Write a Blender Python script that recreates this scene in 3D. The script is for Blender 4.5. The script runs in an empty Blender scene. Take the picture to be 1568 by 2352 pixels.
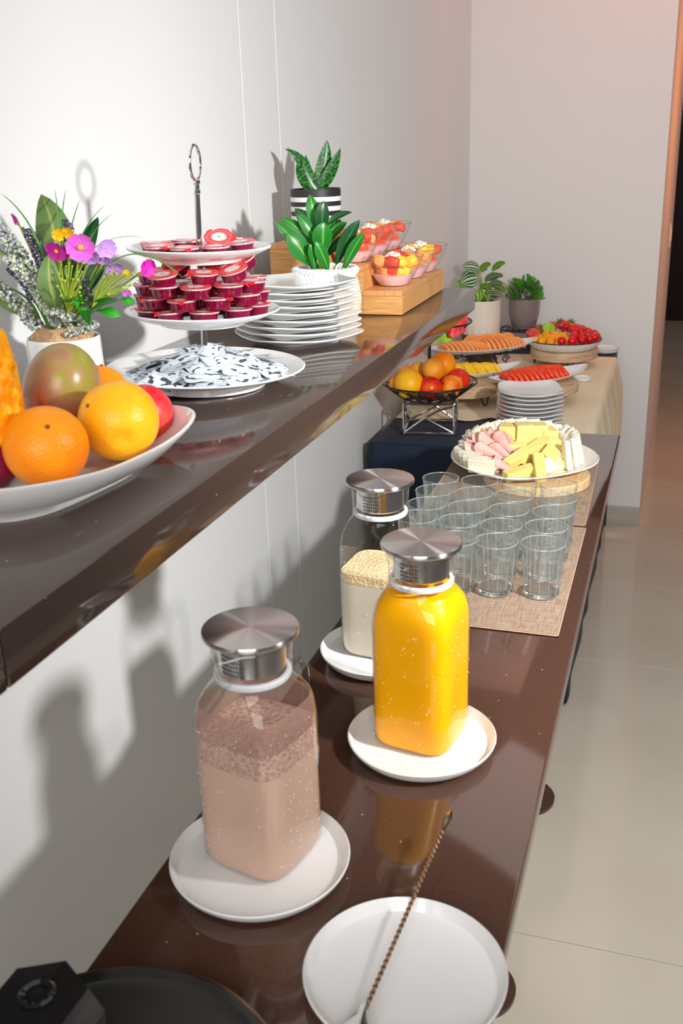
import bpy, bmesh, math, random
from mathutils import Vector, Matrix, Euler
random.seed(7)
PI = math.pi
sc = bpy.context.scene
COL = sc.collection

# ------------------------------------------------------------------ camera
cd = bpy.data.cameras.new('camera'); cam = bpy.data.objects.new('camera', cd); COL.objects.link(cam)
cd.sensor_fit = 'VERTICAL'; cd.sensor_height = 36.0; cd.lens = 2304.84 * 36.0 / 2352.0
rot = Matrix(((0.95128795, -0.07980337, 0.29779632), (0.30699617, 0.33406132, -0.89115452), (-0.0283651, 0.93916689, 0.34228784)))
cam.matrix_world = Matrix.Translation((0.422, 0.0, 1.536)) @ rot.to_4x4()
cd.clip_start = 0.02; cd.clip_end = 60
cd.dof.use_dof = True; cd.dof.focus_distance = 1.75; cd.dof.aperture_fstop = 11
sc.camera = cam

# ------------------------------------------------------------------ world and lights
w = bpy.data.worlds.new('world'); sc.world = w; w.use_nodes = True
bg = w.node_tree.nodes['Background']; bg.inputs[0].default_value = (1.0, 0.955, 0.93, 1); bg.inputs[1].default_value = 0.115
def lamp(name, kind, loc, power, color, size=0.05, aim=None, size_y=None):
    d = bpy.data.lights.new(name, kind); d.energy = power; d.color = color
    if kind == 'AREA':
        d.size = size
        if size_y: d.shape = 'RECTANGLE'; d.size_y = size_y
    elif kind in ('POINT', 'SPOT'): d.shadow_soft_size = size
    o = bpy.data.objects.new(name, d); COL.objects.link(o); o.location = loc
    if aim is not None: o.rotation_euler = (Vector(aim) - Vector(loc)).to_track_quat('-Z', 'Y').to_euler()
    return o
fl_ = lamp('flash_head', 'SPOT', (1.0, 0.80, 1.655), 130, (1.0, 0.99, 0.975), 0.04, aim=(-0.384, 2.5, 0.72))
fl_.data.spot_size = math.radians(122); fl_.data.spot_blend = 1.0
lamp('ceiling_bounce', 'AREA', (0.9, 0.9, 2.75), 11, (1.0, 0.96, 0.93), 2.0, aim=(0.7, 0.9, 0), size_y=2.6)
lamp('camera_side_fill', 'AREA', (0.62, -1.3, 2.0), 40, (1.0, 0.97, 0.95), 1.4, aim=(0.1, 1.2, 1.0), size_y=1.2)  # added fill from behind the camera, brightens the pitcher fronts
lamp('far_wall_fill', 'AREA', (0.75, 3.1, 2.75), 4.2, (1.0, 0.95, 0.92), 1.0, aim=(0.3, 3.3, 0), size_y=1.2)  # added overhead fill that lifts the far wall and table
lamp('warm_wall_washer', 'AREA', (0.45, 3.55, 2.66), 3.0, (1.0, 0.26, 0.20), 0.35, aim=(0.25, 4.13, 2.15))
lamp('corridor_lamp', 'AREA', (1.3, 4.6, 1.9), 13, (1.0, 0.30, 0.08), 0.5, aim=(0.4, 5.6, 1.3))

sc.view_settings.view_transform = 'Standard'; sc.view_settings.look = 'None'
sc.view_settings.gamma = 1; sc.view_settings.exposure = -0.08; sc.view_settings.use_curve_mapping = False
sc.cycles.max_bounces = 24; sc.cycles.transmission_bounces = 20; sc.cycles.transparent_max_bounces = 32
sc.cycles.glossy_bounces = 6; sc.cycles.diffuse_bounces = 4
sc.cycles.sample_clamp_indirect = 6.0

# ------------------------------------------------------------------ materials
def rgb(c):
    return (c[0], c[1], c[2], 1.0)
def srgb(r, g, b):
    f = lambda v: (v / 255 / 12.92) if v <= 10.31 else ((v / 255 + 0.055) / 1.055) ** 2.4
    return (f(r), f(g), f(b))
def mat(name, base, rough=0.5, metal=0.0, spec=0.5, coat=0.0, trans=0.0, ior=1.45, noise=None, bump=None, sss=0.0, aniso=0.0, sheen=0.0, coords='Object'):
    """noise = (second colour, scale, lo, hi[, detail, stretch]); bump = (scale, strength[, detail])"""
    m = bpy.data.materials.new(name); m.use_nodes = True
    nt = m.node_tree; N = nt.nodes; L = nt.links; b = N['Principled BSDF']
    b.inputs['Base Color'].default_value = rgb(base); b.inputs['Roughness'].default_value = rough
    b.inputs['Metallic'].default_value = metal; b.inputs['Specular IOR Level'].default_value = spec
    b.inputs['Coat Weight'].default_value = coat; b.inputs['Coat Roughness'].default_value = 0.05
    b.inputs['Transmission Weight'].default_value = trans; b.inputs['IOR'].default_value = ior
    if sss: b.inputs['Subsurface Weight'].default_value = sss; b.inputs['Subsurface Radius'].default_value = (0.01, 0.005, 0.003); b.inputs['Subsurface Scale'].default_value = 1.0
    if sheen: b.inputs['Sheen Weight'].default_value = sheen
    tc = N.new('ShaderNodeTexCoord')
    if noise:
        mp = N.new('ShaderNodeMapping'); L.new(tc.outputs[coords], mp.inputs[0])
        if len(noise) > 5: mp.inputs['Scale'].default_value = noise[5]
        t = N.new('ShaderNodeTexNoise'); L.new(mp.outputs[0], t.inputs['Vector']); t.inputs['Scale'].default_value = noise[1]
        t.inputs['Detail'].default_value = noise[4] if len(noise) > 4 else 3
        r = N.new('ShaderNodeValToRGB'); L.new(t.outputs[0], r.inputs[0])
        r.color_ramp.elements[0].position = noise[2]; r.color_ramp.elements[0].color = rgb(base)
        r.color_ramp.elements[1].position = noise[3]; r.color_ramp.elements[1].color = rgb(noise[0])
        L.new(r.outputs[0], b.inputs['Base Color'])
    if bump:
        t2 = N.new('ShaderNodeTexNoise'); L.new(tc.outputs[coords], t2.inputs['Vector']); t2.inputs['Scale'].default_value = bump[0]
        t2.inputs['Detail'].default_value = bump[2] if len(bump) > 2 else 2
        bp = N.new('ShaderNodeBump'); bp.inputs['Strength'].default_value = bump[1]; bp.inputs['Distance'].default_value = 0.002
        L.new(t2.outputs[0], bp.inputs['Height']); L.new(bp.outputs[0], b.inputs['Normal'])
    if aniso:
        b.inputs['Anisotropic'].default_value = aniso
        tg = N.new('ShaderNodeTangent'); tg.direction_type = 'RADIAL'; tg.axis = 'Z'; L.new(tg.outputs[0], b.inputs['Tangent']); b.inputs['Anisotropic Rotation'].default_value = 0.25
    return m
def ramp_on(m, node_out, stops, interp='LINEAR'):
    nt = m.node_tree; r = nt.nodes.new('ShaderNodeValToRGB'); nt.links.new(node_out, r.inputs[0])
    e = r.color_ramp.elements; r.color_ramp.interpolation = interp
    e[0].position, e[0].color = stops[0][0], rgb(stops[0][1]); e[1].position, e[1].color = stops[1][0], rgb(stops[1][1])
    for p, c in stops[2:]:
        x = e.new(p); x.color = rgb(c)
    nt.links.new(r.outputs[0], nt.nodes['Principled BSDF'].inputs['Base Color']); return r
def thin_glass(name, tint=(0.96, 0.975, 0.97), ior=1.45, rough=0.0, haze=0.0, haze_col=(1, 1, 1)):
    m = bpy.data.materials.new(name); m.use_nodes = True; nt = m.node_tree; N = nt.nodes; L = nt.links; N.clear()
    out = N.new('ShaderNodeOutputMaterial'); mx = N.new('ShaderNodeMixShader'); tr = N.new('ShaderNodeBsdfTransparent'); gl = N.new('ShaderNodeBsdfGlossy'); fr = N.new('ShaderNodeFresnel')
    tr.inputs[0].default_value = rgb(tint); gl.inputs['Roughness'].default_value = rough; fr.inputs[0].default_value = ior
    ge = N.new('ShaderNodeNewGeometry'); mr = N.new('ShaderNodeMapRange'); L.new(ge.outputs['Backfacing'], mr.inputs['Value']); mr.inputs['To Min'].default_value = ior; mr.inputs['To Max'].default_value = 1.0 / ior; L.new(mr.outputs[0], fr.inputs[0])
    L.new(fr.outputs[0], mx.inputs[0]); L.new(tr.outputs[0], mx.inputs[1]); L.new(gl.outputs[0], mx.inputs[2])
    last = mx
    if haze:
        df = N.new('ShaderNodeBsdfDiffuse'); df.inputs[0].default_value = rgb(haze_col); m2 = N.new('ShaderNodeMixShader'); m2.inputs[0].default_value = haze
        L.new(mx.outputs[0], m2.inputs[1]); L.new(df.outputs[0], m2.inputs[2]); last = m2
    L.new(last.outputs[0], out.inputs[0]); return m

def vein_mat(name, edge, mid, stripes=0.0, rough=0.35, n=9.0, second=None):
    """leaf: lighter midrib from UV, optional pale side stripes"""
    m = mat(name, edge, rough=rough, spec=0.5); nt = m.node_tree; N = nt.nodes; L = nt.links; b = N['Principled BSDF']
    uv = N.new('ShaderNodeUVMap'); sp = N.new('ShaderNodeSeparateXYZ'); L.new(uv.outputs[0], sp.inputs[0])
    a = N.new('ShaderNodeMath'); a.operation = 'SUBTRACT'; L.new(sp.outputs[0], a.inputs[0]); a.inputs[1].default_value = 0.5
    ab = N.new('ShaderNodeMath'); ab.operation = 'ABSOLUTE'; L.new(a.outputs[0], ab.inputs[0])
    r = N.new('ShaderNodeValToRGB'); L.new(ab.outputs[0], r.inputs[0])
    r.color_ramp.elements[0].position = 0.0; r.color_ramp.elements[0].color = rgb(mid)
    r.color_ramp.elements[1].position = 0.07; r.color_ramp.elements[1].color = rgb(edge)
    src = r.outputs[0]
    if stripes:
        k = N.new('ShaderNodeMath'); k.operation = 'MULTIPLY'; L.new(ab.outputs[0], k.inputs[0]); k.inputs[1].default_value = n
        dv = N.new('ShaderNodeMath'); dv.operation = 'SINE'; L.new(k.outputs[0], dv.inputs[0])
        r2 = N.new('ShaderNodeValToRGB'); L.new(dv.outputs[0], r2.inputs[0])
        r2.color_ramp.elements[0].position = 0.35; r2.color_ramp.elements[0].color = (0, 0, 0, 1); r2.color_ramp.elements[1].position = 0.6; r2.color_ramp.elements[1].color = (1, 1, 1, 1)
        mx = N.new('ShaderNodeMix'); mx.data_type = 'RGBA'; L.new(r2.outputs[0], mx.inputs['Factor']); L.new(src, mx.inputs[6]); mx.inputs[7].default_value = rgb(second); src = mx.outputs[2]
    L.new(src, b.inputs['Base Color']); return m

M = {}
M['wall'] = mat('white_gloss_panel', (0.76, 0.77, 0.77), rough=0.27, spec=0.35, bump=(3, 0.02))
M['wall_far'] = mat('white_paint', (0.80, 0.78, 0.76), rough=0.55, bump=(60, 0.03))
M['seam'] = mat('white_joint_strip', (0.88, 0.87, 0.85), rough=0.4)
M['base'] = mat('gray_tile_skirting', srgb(178, 174, 162), rough=0.25)
M['tile'] = mat('polished_cream_tile', srgb(208, 199, 183), rough=0.10, spec=0.55, noise=(srgb(201, 191, 174), 3, 0.35, 0.7))
M['grout'] = mat('tan_grout', srgb(112, 94, 78), rough=0.8)
M['door'] = mat('dark_door_panel', srgb(40, 30, 34), rough=0.4)
M['orange_wall'] = mat('corridor_paint', (0.75, 0.66, 0.58), rough=0.6)
M['plastic_white'] = mat('white_plastic', (0.8, 0.76, 0.7), rough=0.35)
def quartz(name, base, speck=(0.5, 0.45, 0.4), rough=0.06, spec=0.6, ior=1.62):
    m = mat(name, base, rough=rough, spec=spec, ior=ior); nt = m.node_tree; N = nt.nodes; L = nt.links
    tc = N.new('ShaderNodeTexCoord'); v = N.new('ShaderNodeTexVoronoi'); v.inputs['Scale'].default_value = 42; L.new(tc.outputs['Object'], v.inputs['Vector'])
    n = N.new('ShaderNodeTexNoise'); n.inputs['Scale'].default_value = 700; L.new(tc.outputs['Object'], n.inputs['Vector'])
    r = N.new('ShaderNodeValToRGB'); L.new(v.outputs['Distance'], r.inputs[0])
    r.color_ramp.elements[0].position = 0.02; r.color_ramp.elements[0].color = rgb(speck); r.color_ramp.elements[1].position = 0.05; r.color_ramp.elements[1].color = rgb(base)
    r2 = N.new('ShaderNodeValToRGB'); L.new(n.outputs[0], r2.inputs[0]); r2.color_ramp.elements[0].position = 0.3; r2.color_ramp.elements[0].color = (0.75, 0.75, 0.75, 1); r2.color_ramp.elements[1].position = 0.7; r2.color_ramp.elements[1].color = (1.25, 1.2, 1.15, 1)
    mx = N.new('ShaderNodeMix'); mx.data_type = 'RGBA'; mx.blend_type = 'MULTIPLY'; mx.inputs['Factor'].default_value = 1; L.new(r.outputs[0], mx.inputs[6]); L.new(r2.outputs[0], mx.inputs[7])
    L.new(mx.outputs[2], N['Principled BSDF'].inputs['Base Color']); return m
M['quartz'] = quartz('brown_quartz', (0.074, 0.034, 0.022))
M['quartz_shelf'] = quartz('brown_quartz_ledge', (0.056, 0.033, 0.025), rough=0.085, ior=1.8)
M['ceramic'] = mat('white_glazed_ceramic', (0.79, 0.795, 0.79), rough=0.14, spec=0.5, coat=0.3)
M['ceramic_warm'] = mat('cream_stoneware', (0.80, 0.77, 0.69), rough=0.3, bump=(120, 0.08))
M['chrome'] = mat('chrome', (0.85, 0.85, 0.85), rough=0.06, metal=1)
M['steel'] = mat('brushed_steel', (0.72, 0.67, 0.65), rough=0.26, metal=1, aniso=0.95)
M['steel_side'] = mat('satin_steel', (0.66, 0.64, 0.62), rough=0.2, metal=1)
M['copper'] = mat('bronze_toned_metal', (0.50, 0.34, 0.22), rough=0.18, metal=1)
M['hole'] = mat('dark_perforation', (0.03, 0.025, 0.02), rough=0.6)
M['blackwire'] = mat('black_wire', (0.012, 0.012, 0.013), rough=0.35)
M['blackgloss'] = mat('black_gloss', (0.012, 0.012, 0.012), rough=0.08, coat=0.5)
M['blacktray'] = mat('black_tray_lacquer', (0.025, 0.025, 0.023), rough=0.2, spec=0.6, ior=2.1)
M['teal'] = mat('teal_label', (0.0, 0.20, 0.15), rough=0.3)
M['glass'] = thin_glass('clear_glass', (0.99, 0.995, 0.992), ior=1.4)
M['glassrim'] = thin_glass('glass_rim', (0.90, 0.94, 0.93), ior=1.5)
M['handleglass'] = thin_glass('handle_glass', (0.80, 0.83, 0.82), ior=1.5)
M['bowlglass'] = thin_glass('bowl_glass', (0.955, 0.96, 0.955), ior=1.55, haze=0.03, haze_col=(1, 1, 1))
M['tumbler'] = thin_glass('tumbler_wall', (0.98, 0.986, 0.984), ior=1.5, haze=0.014, haze_col=(0.95, 1.0, 0.99))
M['tumbler_rim'] = thin_glass('tumbler_rim', (0.70, 0.78, 0.77), ior=1.8, haze=0.15, haze_col=(0.88, 0.95, 0.94))
M['tumbler_base'] = mat('tumbler_base_glass', (0.97, 1.0, 0.99), rough=0.0, trans=1.0, ior=1.47)
M['tumbler_flute_streak'] = thin_glass('tumbler_flute_streak', (0.84, 0.87, 0.865), ior=1.55, haze=0.09, haze_col=(0.95, 1.0, 0.99))  # whitened flute ridges, streaks of reflected light painted into the glass
M['silicone'] = mat('white_silicone', (0.75, 0.77, 0.80), rough=0.4)
M['oj'] = mat('orange_juice', srgb(255, 180, 0), rough=0.4, spec=0.2, noise=(srgb(254, 170, 0), 9, 0.45, 0.7))
M['choc'] = mat('chocolate_milk', srgb(206, 172, 152), rough=0.4, spec=0.3)
M['cream'] = mat('oat_drink', srgb(226, 216, 198), rough=0.4, spec=0.3)
def bubbles(name, c1, c2, scale):
    m = mat(name, c1, rough=0.4); nt = m.node_tree; N = nt.nodes; L = nt.links
    tc = N.new('ShaderNodeTexCoord'); v = N.new('ShaderNodeTexVoronoi'); v.inputs['Scale'].default_value = scale; L.new(tc.outputs['Object'], v.inputs['Vector']); v.feature = 'F1'
    n = N.new('ShaderNodeTexNoise'); n.inputs['Scale'].default_value = 40; L.new(tc.outputs['Object'], n.inputs['Vector'])
    ramp_on(m, v.outputs['Distance'], [(0.1, c1), (0.75, c2)])
    b = N.new('ShaderNodeBump'); b.inputs['Strength'].default_value = 0.5; b.inputs['Distance'].default_value = 0.002; L.new(v.outputs['Distance'], b.inputs['Height']); L.new(b.outputs[0], N['Principled BSDF'].inputs['Normal'])
    return m
M['foam_choc'] = bubbles('chocolate_foam', srgb(172, 134, 120), srgb(206, 170, 154), 230)
M['film_choc'] = thin_glass('foam_film', (0.9, 0.88, 0.87), haze=0.45, haze_col=srgb(190, 150, 135))
M['foam_cream'] = bubbles('cream_foam', srgb(224, 190, 130), srgb(246, 226, 185), 260)
M['drop'] = thin_glass('condensation', (0.97, 0.97, 0.97), haze=0.4)
# fruit
def fruit(name, stops, scale, rough=0.35, bump=None, spec=0.4, coat=0.0, detail=3):
    m = mat(name, stops[0][1], rough=rough, spec=spec, bump=bump, coat=coat); nt = m.node_tree; N = nt.nodes
    tc = N.new('ShaderNodeTexCoord'); n = N.new('ShaderNodeTexNoise'); n.inputs['Scale'].default_value = scale; n.inputs['Detail'].default_value = detail
    oi = N.new('ShaderNodeObjectInfo'); ad = N.new('ShaderNodeVectorMath'); ad.operation = 'ADD'; nt.links.new(tc.outputs['Object'], ad.inputs[0]); nt.links.new(oi.outputs['Location'], ad.inputs[1])
    nt.links.new(ad.outputs[0], n.inputs['Vector']); ramp_on(m, n.outputs[0], stops); return m
M['orange'] = fruit('orange_peel', [(0.35, srgb(248, 128, 0)), (0.65, srgb(255, 160, 10))], 14, 0.36, (300, 0.5))
M['orange2'] = fruit('yellow_orange_peel', [(0.35, srgb(252, 165, 0)), (0.6, srgb(255, 190, 30))], 12, 0.36, (260, 0.35))
def mango_skin():
    m = mat('mango_skin', (0.3, 0.3, 0.1), rough=0.3); nt = m.node_tree; N = nt.nodes; L = nt.links; tc = N.new('ShaderNodeTexCoord'); sp = N.new('ShaderNodeSeparateXYZ'); L.new(tc.outputs['Object'], sp.inputs[0])
    n = N.new('ShaderNodeTexNoise'); n.inputs['Scale'].default_value = 26; n.inputs['Detail'].default_value = 4; L.new(tc.outputs['Object'], n.inputs['Vector'])
    k = N.new('ShaderNodeMath'); k.operation = 'MULTIPLY_ADD'; L.new(sp.outputs[2], k.inputs[0]); k.inputs[1].default_value = 5.5; L.new(n.outputs[0], k.inputs[2])
    ramp_on(m, k.outputs[0], [(0.28, srgb(110, 66, 72)), (0.43, srgb(196, 92, 54)), (0.52, srgb(158, 110, 84)), (0.66, srgb(164, 132, 84)), (0.76, srgb(150, 144, 50)), (0.92, srgb(156, 156, 96))]); return m
M['mango'] = mango_skin()
M['peach'] = fruit('peach_skin', [(0.36, srgb(205, 30, 22)), (0.48, srgb(245, 120, 25)), (0.62, srgb(252, 180, 50))], 22, 0.5)
M['apricot'] = fruit('apricot_skin', [(0.35, srgb(240, 140, 30)), (0.65, srgb(252, 178, 55))], 16, 0.5)
M['nectarine'] = fruit('nectarine_skin', [(0.42, srgb(200, 18, 20)), (0.58, srgb(230, 60, 20)), (0.75, srgb(250, 150, 40))], 14, 0.25)
M['plum'] = fruit('plum_skin', [(0.35, srgb(95, 10, 40)), (0.7, srgb(130, 20, 60))], 14, 0.3)
M['redskin'] = fruit('red_fruit_skin', [(0.35, srgb(215, 30, 45)), (0.7, srgb(235, 75, 70))], 40, 0.4)
M['pine_skin'] = fruit('peeled_pineapple', [(0.3, srgb(250, 140, 0)), (0.6, srgb(255, 175, 10)), (0.8, srgb(240, 190, 90))], 60, 0.4, (90, 0.5))
M['dimple'] = mat('brown_stem_scar', srgb(120, 80, 30), rough=0.7)
M['melon'] = fruit('cantaloupe_flesh', [(0.3, srgb(250, 150, 70)), (0.7, srgb(252, 178, 105))], 40, 0.4)
M['papaya'] = fruit('papaya_flesh', [(0.3, srgb(232, 50, 20)), (0.7, srgb(250, 92, 45))], 40, 0.35)
M['pine'] = fruit('pineapple_flesh', [(0.3, srgb(245, 190, 20)), (0.7, srgb(252, 215, 60))], 60, 0.4, (150, 0.4))
M['mangocube'] = fruit('mango_flesh', [(0.3, srgb(250, 158, 10)), (0.7, srgb(255, 185, 35))], 50, 0.35)
M['berry'] = fruit('red_cherry', [(0.3, srgb(200, 8, 20)), (0.7, srgb(232, 18, 28))], 20, 0.15, coat=0.4)
M['strawflesh'] = fruit('strawberry', [(0.35, srgb(205, 20, 30)), (0.75, srgb(240, 120, 110))], 55, 0.3)
M['watermelon'] = fruit('watermelon_flesh', [(0.35, srgb(240, 40, 60)), (0.7, srgb(252, 100, 95))], 50, 0.4)
M['kiwi'] = fruit('kiwi_flesh', [(0.35, srgb(130, 190, 40)), (0.7, srgb(185, 220, 70))], 60, 0.4)
M['yogurt'] = mat('pink_yogurt', srgb(246, 205, 210), rough=0.4)
M['oats'] = fruit('oat_flakes', [(0.3, srgb(238, 222, 196)), (0.7, srgb(255, 250, 238))], 300, 0.7)
M['cheese_y'] = fruit('yellow_cheese', [(0.3, srgb(232, 208, 118)), (0.7, srgb(240, 220, 142))], 20, 0.4)
M['cheese_w'] = fruit('white_cheese', [(0.3, srgb(228, 221, 196)), (0.7, srgb(236, 231, 212))], 30, 0.45, (80, 0.15))
M['ham'] = fruit('ham', [(0.3, srgb(236, 170, 160)), (0.7, srgb(246, 195, 185))], 35, 0.35)
M['hamedge'] = mat('ham_rind', srgb(190, 110, 75), rough=0.4)
M['jelly'] = mat('dark_red_jelly', (0.17, 0.002, 0.028), rough=0.1, spec=0.6, coat=0.5)
M['cuprim'] = mat('clear_plastic_rim', (0.62, 0.42, 0.44), rough=0.08, spec=0.7)
def foil():
    m = mat('red_foil_lid', srgb(235, 60, 66), rough=0.3, spec=0.6); nt = m.node_tree; N = nt.nodes; L = nt.links
    tc = N.new('ShaderNodeTexCoord'); mp = N.new('ShaderNodeMapping'); mp.inputs['Scale'].default_value = (1, 1, 0); L.new(tc.outputs['Object'], mp.inputs[0])
    ln = N.new('ShaderNodeVectorMath'); ln.operation = 'LENGTH'; L.new(mp.outputs[0], ln.inputs[0])
    ns = N.new('ShaderNodeTexNoise'); ns.inputs['Scale'].default_value = 120; L.new(tc.outputs['Object'], ns.inputs['Vector'])
    k = N.new('ShaderNodeMath'); k.operation = 'MULTIPLY_ADD'; L.new(ns.outputs[0], k.inputs[0]); k.inputs[1].default_value = 0.004; L.new(ln.outputs['Value'], k.inputs[2])
    s = N.new('ShaderNodeMath'); s.operation = 'MULTIPLY'; L.new(k.outputs[0], s.inputs[0]); s.inputs[1].default_value = 40
    ramp_on(m, s.outputs[0], [(0.10, srgb(120, 150, 120)), (0.22, srgb(228, 225, 224)), (0.46, srgb(228, 222, 222)), (0.5, srgb(238, 110, 112)), (0.62, srgb(226, 52, 60)), (0.72, srgb(240, 112, 115)), (0.82, srgb(228, 40, 50)), (1.0, srgb(240, 80, 84))])
    wv = N.new('ShaderNodeTexNoise'); wv.inputs['Scale'].default_value = 90; L.new(tc.outputs['Object'], wv.inputs['Vector'])
    b = N.new('ShaderNodeBump'); b.inputs['Strength'].default_value = 0.4; b.inputs['Distance'].default_value = 0.001; L.new(wv.outputs[0], b.inputs['Height']); L.new(b.outputs[0], N['Principled BSDF'].inputs['Normal'])
    return m
M['foil'] = foil()
M['foilred'] = mat('red_foil_tab', srgb(240, 20, 28), rough=0.3)
def sachet():
    m = mat('printed_paper', srgb(226, 234, 240), rough=0.35); nt = m.node_tree; N = nt.nodes; L = nt.links
    tc = N.new('ShaderNodeTexCoord'); oi = N.new('ShaderNodeObjectInfo'); mp = N.new('ShaderNodeMapping'); mp.inputs['Scale'].default_value = (1, 1.5, 0.2); L.new(tc.outputs['Object'], mp.inputs[0])
    ad = N.new('ShaderNodeVectorMath'); ad.operation = 'ADD'; L.new(mp.outputs[0], ad.inputs[0]); L.new(oi.outputs['Location'], ad.inputs[1])
    n = N.new('ShaderNodeTexNoise'); n.inputs['Scale'].default_value = 95; n.inputs['Detail'].default_value = 0; L.new(ad.outputs[0], n.inputs['Vector'])
    v = N.new('ShaderNodeTexVoronoi'); v.inputs['Scale'].default_value = 46; L.new(mp.outputs[0], v.inputs['Vector'])
    r = N.new('ShaderNodeValToRGB'); L.new(n.outputs[0], r.inputs[0]); e = r.color_ramp.elements
    e[0].position = 0.60; e[0].color = rgb(srgb(226, 233, 240)); e[1].position = 0.615; e[1].color = rgb(srgb(72, 76, 84))
    r2 = N.new('ShaderNodeValToRGB'); L.new(v.outputs['Distance'], r2.inputs[0]); r2.color_ramp.interpolation = 'CONSTANT'; e = r2.color_ramp.elements
    e[0].position = 0; e[0].color = rgb(srgb(120, 130, 205)); e[1].position = 0.2; e[1].color = (1, 1, 1, 1); x = e.new(0.1); x.color = rgb(srgb(225, 228, 246)); x = e.new(0.16); x.color = rgb(srgb(140, 150, 215))
    mx = N.new('ShaderNodeMix'); mx.data_type = 'RGBA'; mx.blend_type = 'MULTIPLY'; mx.inputs['Factor'].default_value = 1; L.new(r.outputs[0], mx.inputs[6]); L.new(r2.outputs[0], mx.inputs[7])
    sp = N.new('ShaderNodeSeparateXYZ'); L.new(tc.outputs['Object'], sp.inputs[0])
    def edge(o_, lim):
        ab = N.new('ShaderNodeMath'); ab.operation = 'ABSOLUTE'; L.new(sp.outputs[o_], ab.inputs[0]); gt = N.new('ShaderNodeMath'); gt.operation = 'GREATER_THAN'; gt.inputs[1].default_value = lim; L.new(ab.outputs[0], gt.inputs[0]); return gt.outputs[0]
    src = mx.outputs[2]
    for o_, lim, c in ((1, 0.0112, srgb(186, 204, 222)), (1, 0.0142, srgb(224, 230, 236)), (0, 0.0232, srgb(206, 214, 222))):
        m2 = N.new('ShaderNodeMix'); m2.data_type = 'RGBA'; L.new(edge(o_, lim), m2.inputs['Factor']); L.new(src, m2.inputs[6]); m2.inputs[7].default_value = rgb(c); src = m2.outputs[2]
    L.new(src, N['Principled BSDF'].inputs['Base Color']); return m
M['sachet'] = sachet()
# woods, cloths
M['bamboo'] = mat('bamboo', srgb(222, 168, 104), rough=0.38, noise=(srgb(196, 138, 76), 16, 0.4, 0.7, 4, (1.2, 1.2, 22)))
M['bamboo_top'] = mat('bamboo_top', srgb(222, 164, 104), rough=0.38, noise=(srgb(200, 140, 80), 10, 0.4, 0.7, 4, (20, 1.0, 1)))
M['beech'] = mat('pale_wood_board', srgb(222, 190, 142), rough=0.5, noise=(srgb(200, 162, 112), 12, 0.4, 0.72, 4, (14, 1.2, 1.2)))
M['slab'] = mat('raw_wood_slice', srgb(214, 186, 152), rough=0.55, noise=(srgb(180, 146, 112), 14, 0.4, 0.7, 3, (1, 1, 10)))
M['darkwood'] = mat('dark_gilded_bowl', srgb(88, 64, 28), rough=0.3, metal=0.4)
def weave(name, c1, c2, scale, rough=0.85, bstr=0.3):
    m = mat(name, c1, rough=rough, spec=0.2); nt = m.node_tree; N = nt.nodes; L = nt.links; tc = N.new('ShaderNodeTexCoord')
    a = N.new('ShaderNodeTexNoise'); mp = N.new('ShaderNodeMapping'); mp.inputs['Scale'].default_value = (1, 14, 1); L.new(tc.outputs['Object'], mp.inputs[0]); L.new(mp.outputs[0], a.inputs['Vector']); a.inputs['Scale'].default_value = scale
    b = N.new('ShaderNodeTexNoise'); mp2 = N.new('ShaderNodeMapping'); mp2.inputs['Scale'].default_value = (14, 1, 1); L.new(tc.outputs['Object'], mp2.inputs[0]); L.new(mp2.outputs[0], b.inputs['Vector']); b.inputs['Scale'].default_value = scale
    ad = N.new('ShaderNodeMath'); ad.operation = 'ADD'; L.new(a.outputs[0], ad.inputs[0]); L.new(b.outputs[0], ad.inputs[1])
    h = N.new('ShaderNodeMath'); h.operation = 'MULTIPLY'; L.new(ad.outputs[0], h.inputs[0]); h.inputs[1].default_value = 0.5
    ramp_on(m, h.outputs[0], [(0.36, c1), (0.62, c2)])
    bp = N.new('ShaderNodeBump'); bp.inputs['Strength'].default_value = bstr; bp.inputs['Distance'].default_value = 0.001; L.new(h.outputs[0], bp.inputs['Height']); L.new(bp.outputs[0], N['Principled BSDF'].inputs['Normal'])
    return m
M['placemat'] = weave('woven_taupe_vinyl', srgb(132, 108, 90), srgb(172, 150, 130), 34)
M['matedge'] = mat('tan_mat_edge', srgb(200, 160, 130), rough=0.7)
M['navy'] = mat('navy_cloth', (0.010, 0.018, 0.038), rough=0.65, spec=0.25, sheen=0.04, bump=(500, 0.1))
M['beige'] = mat('beige_cloth', srgb(242, 228, 196), rough=0.8, spec=0.2, noise=(srgb(234, 218, 186), 5, 0.4, 0.7), bump=(600, 0.1))
M['burlap'] = weave('burlap', srgb(150, 112, 74), srgb(214, 180, 138), 90, bstr=0.8)
M['wovenpot'] = mat('pale_woven_straw', srgb(236, 214, 184), rough=0.6, noise=(srgb(250, 240, 224), 45, 0.4, 0.65, 2, (1, 1, 5)), bump=(180, 0.6))
M['braid'] = mat('white_braid', (0.82, 0.83, 0.84), rough=0.4)
M['potgray'] = mat('gray_glazed_pot', srgb(138, 124, 122), rough=0.22, coat=0.3)
M['potwhite'] = mat('ivory_pot', srgb(236, 228, 214), rough=0.45)
M['potblack'] = mat('black_pot', (0.02, 0.02, 0.022), rough=0.5)
M['potband'] = mat('white_band', (0.8, 0.78, 0.76), rough=0.5)
M['pebble'] = fruit('pebbles', [(0.3, srgb(150, 110, 80)), (0.7, srgb(235, 200, 165))], 90, 0.6)
M['soil'] = mat('soil', (0.03, 0.022, 0.012), rough=0.9)
M['leaf_ficus'] = vein_mat('ficus_leaf', srgb(26, 112, 34), srgb(120, 170, 50))
M['leaf_dark'] = vein_mat('dark_leaf', srgb(16, 72, 34), srgb(70, 120, 50))
M['leaf_olive'] = vein_mat('olive_leaf', srgb(104, 134, 74), srgb(170, 175, 100), rough=0.5)
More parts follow.
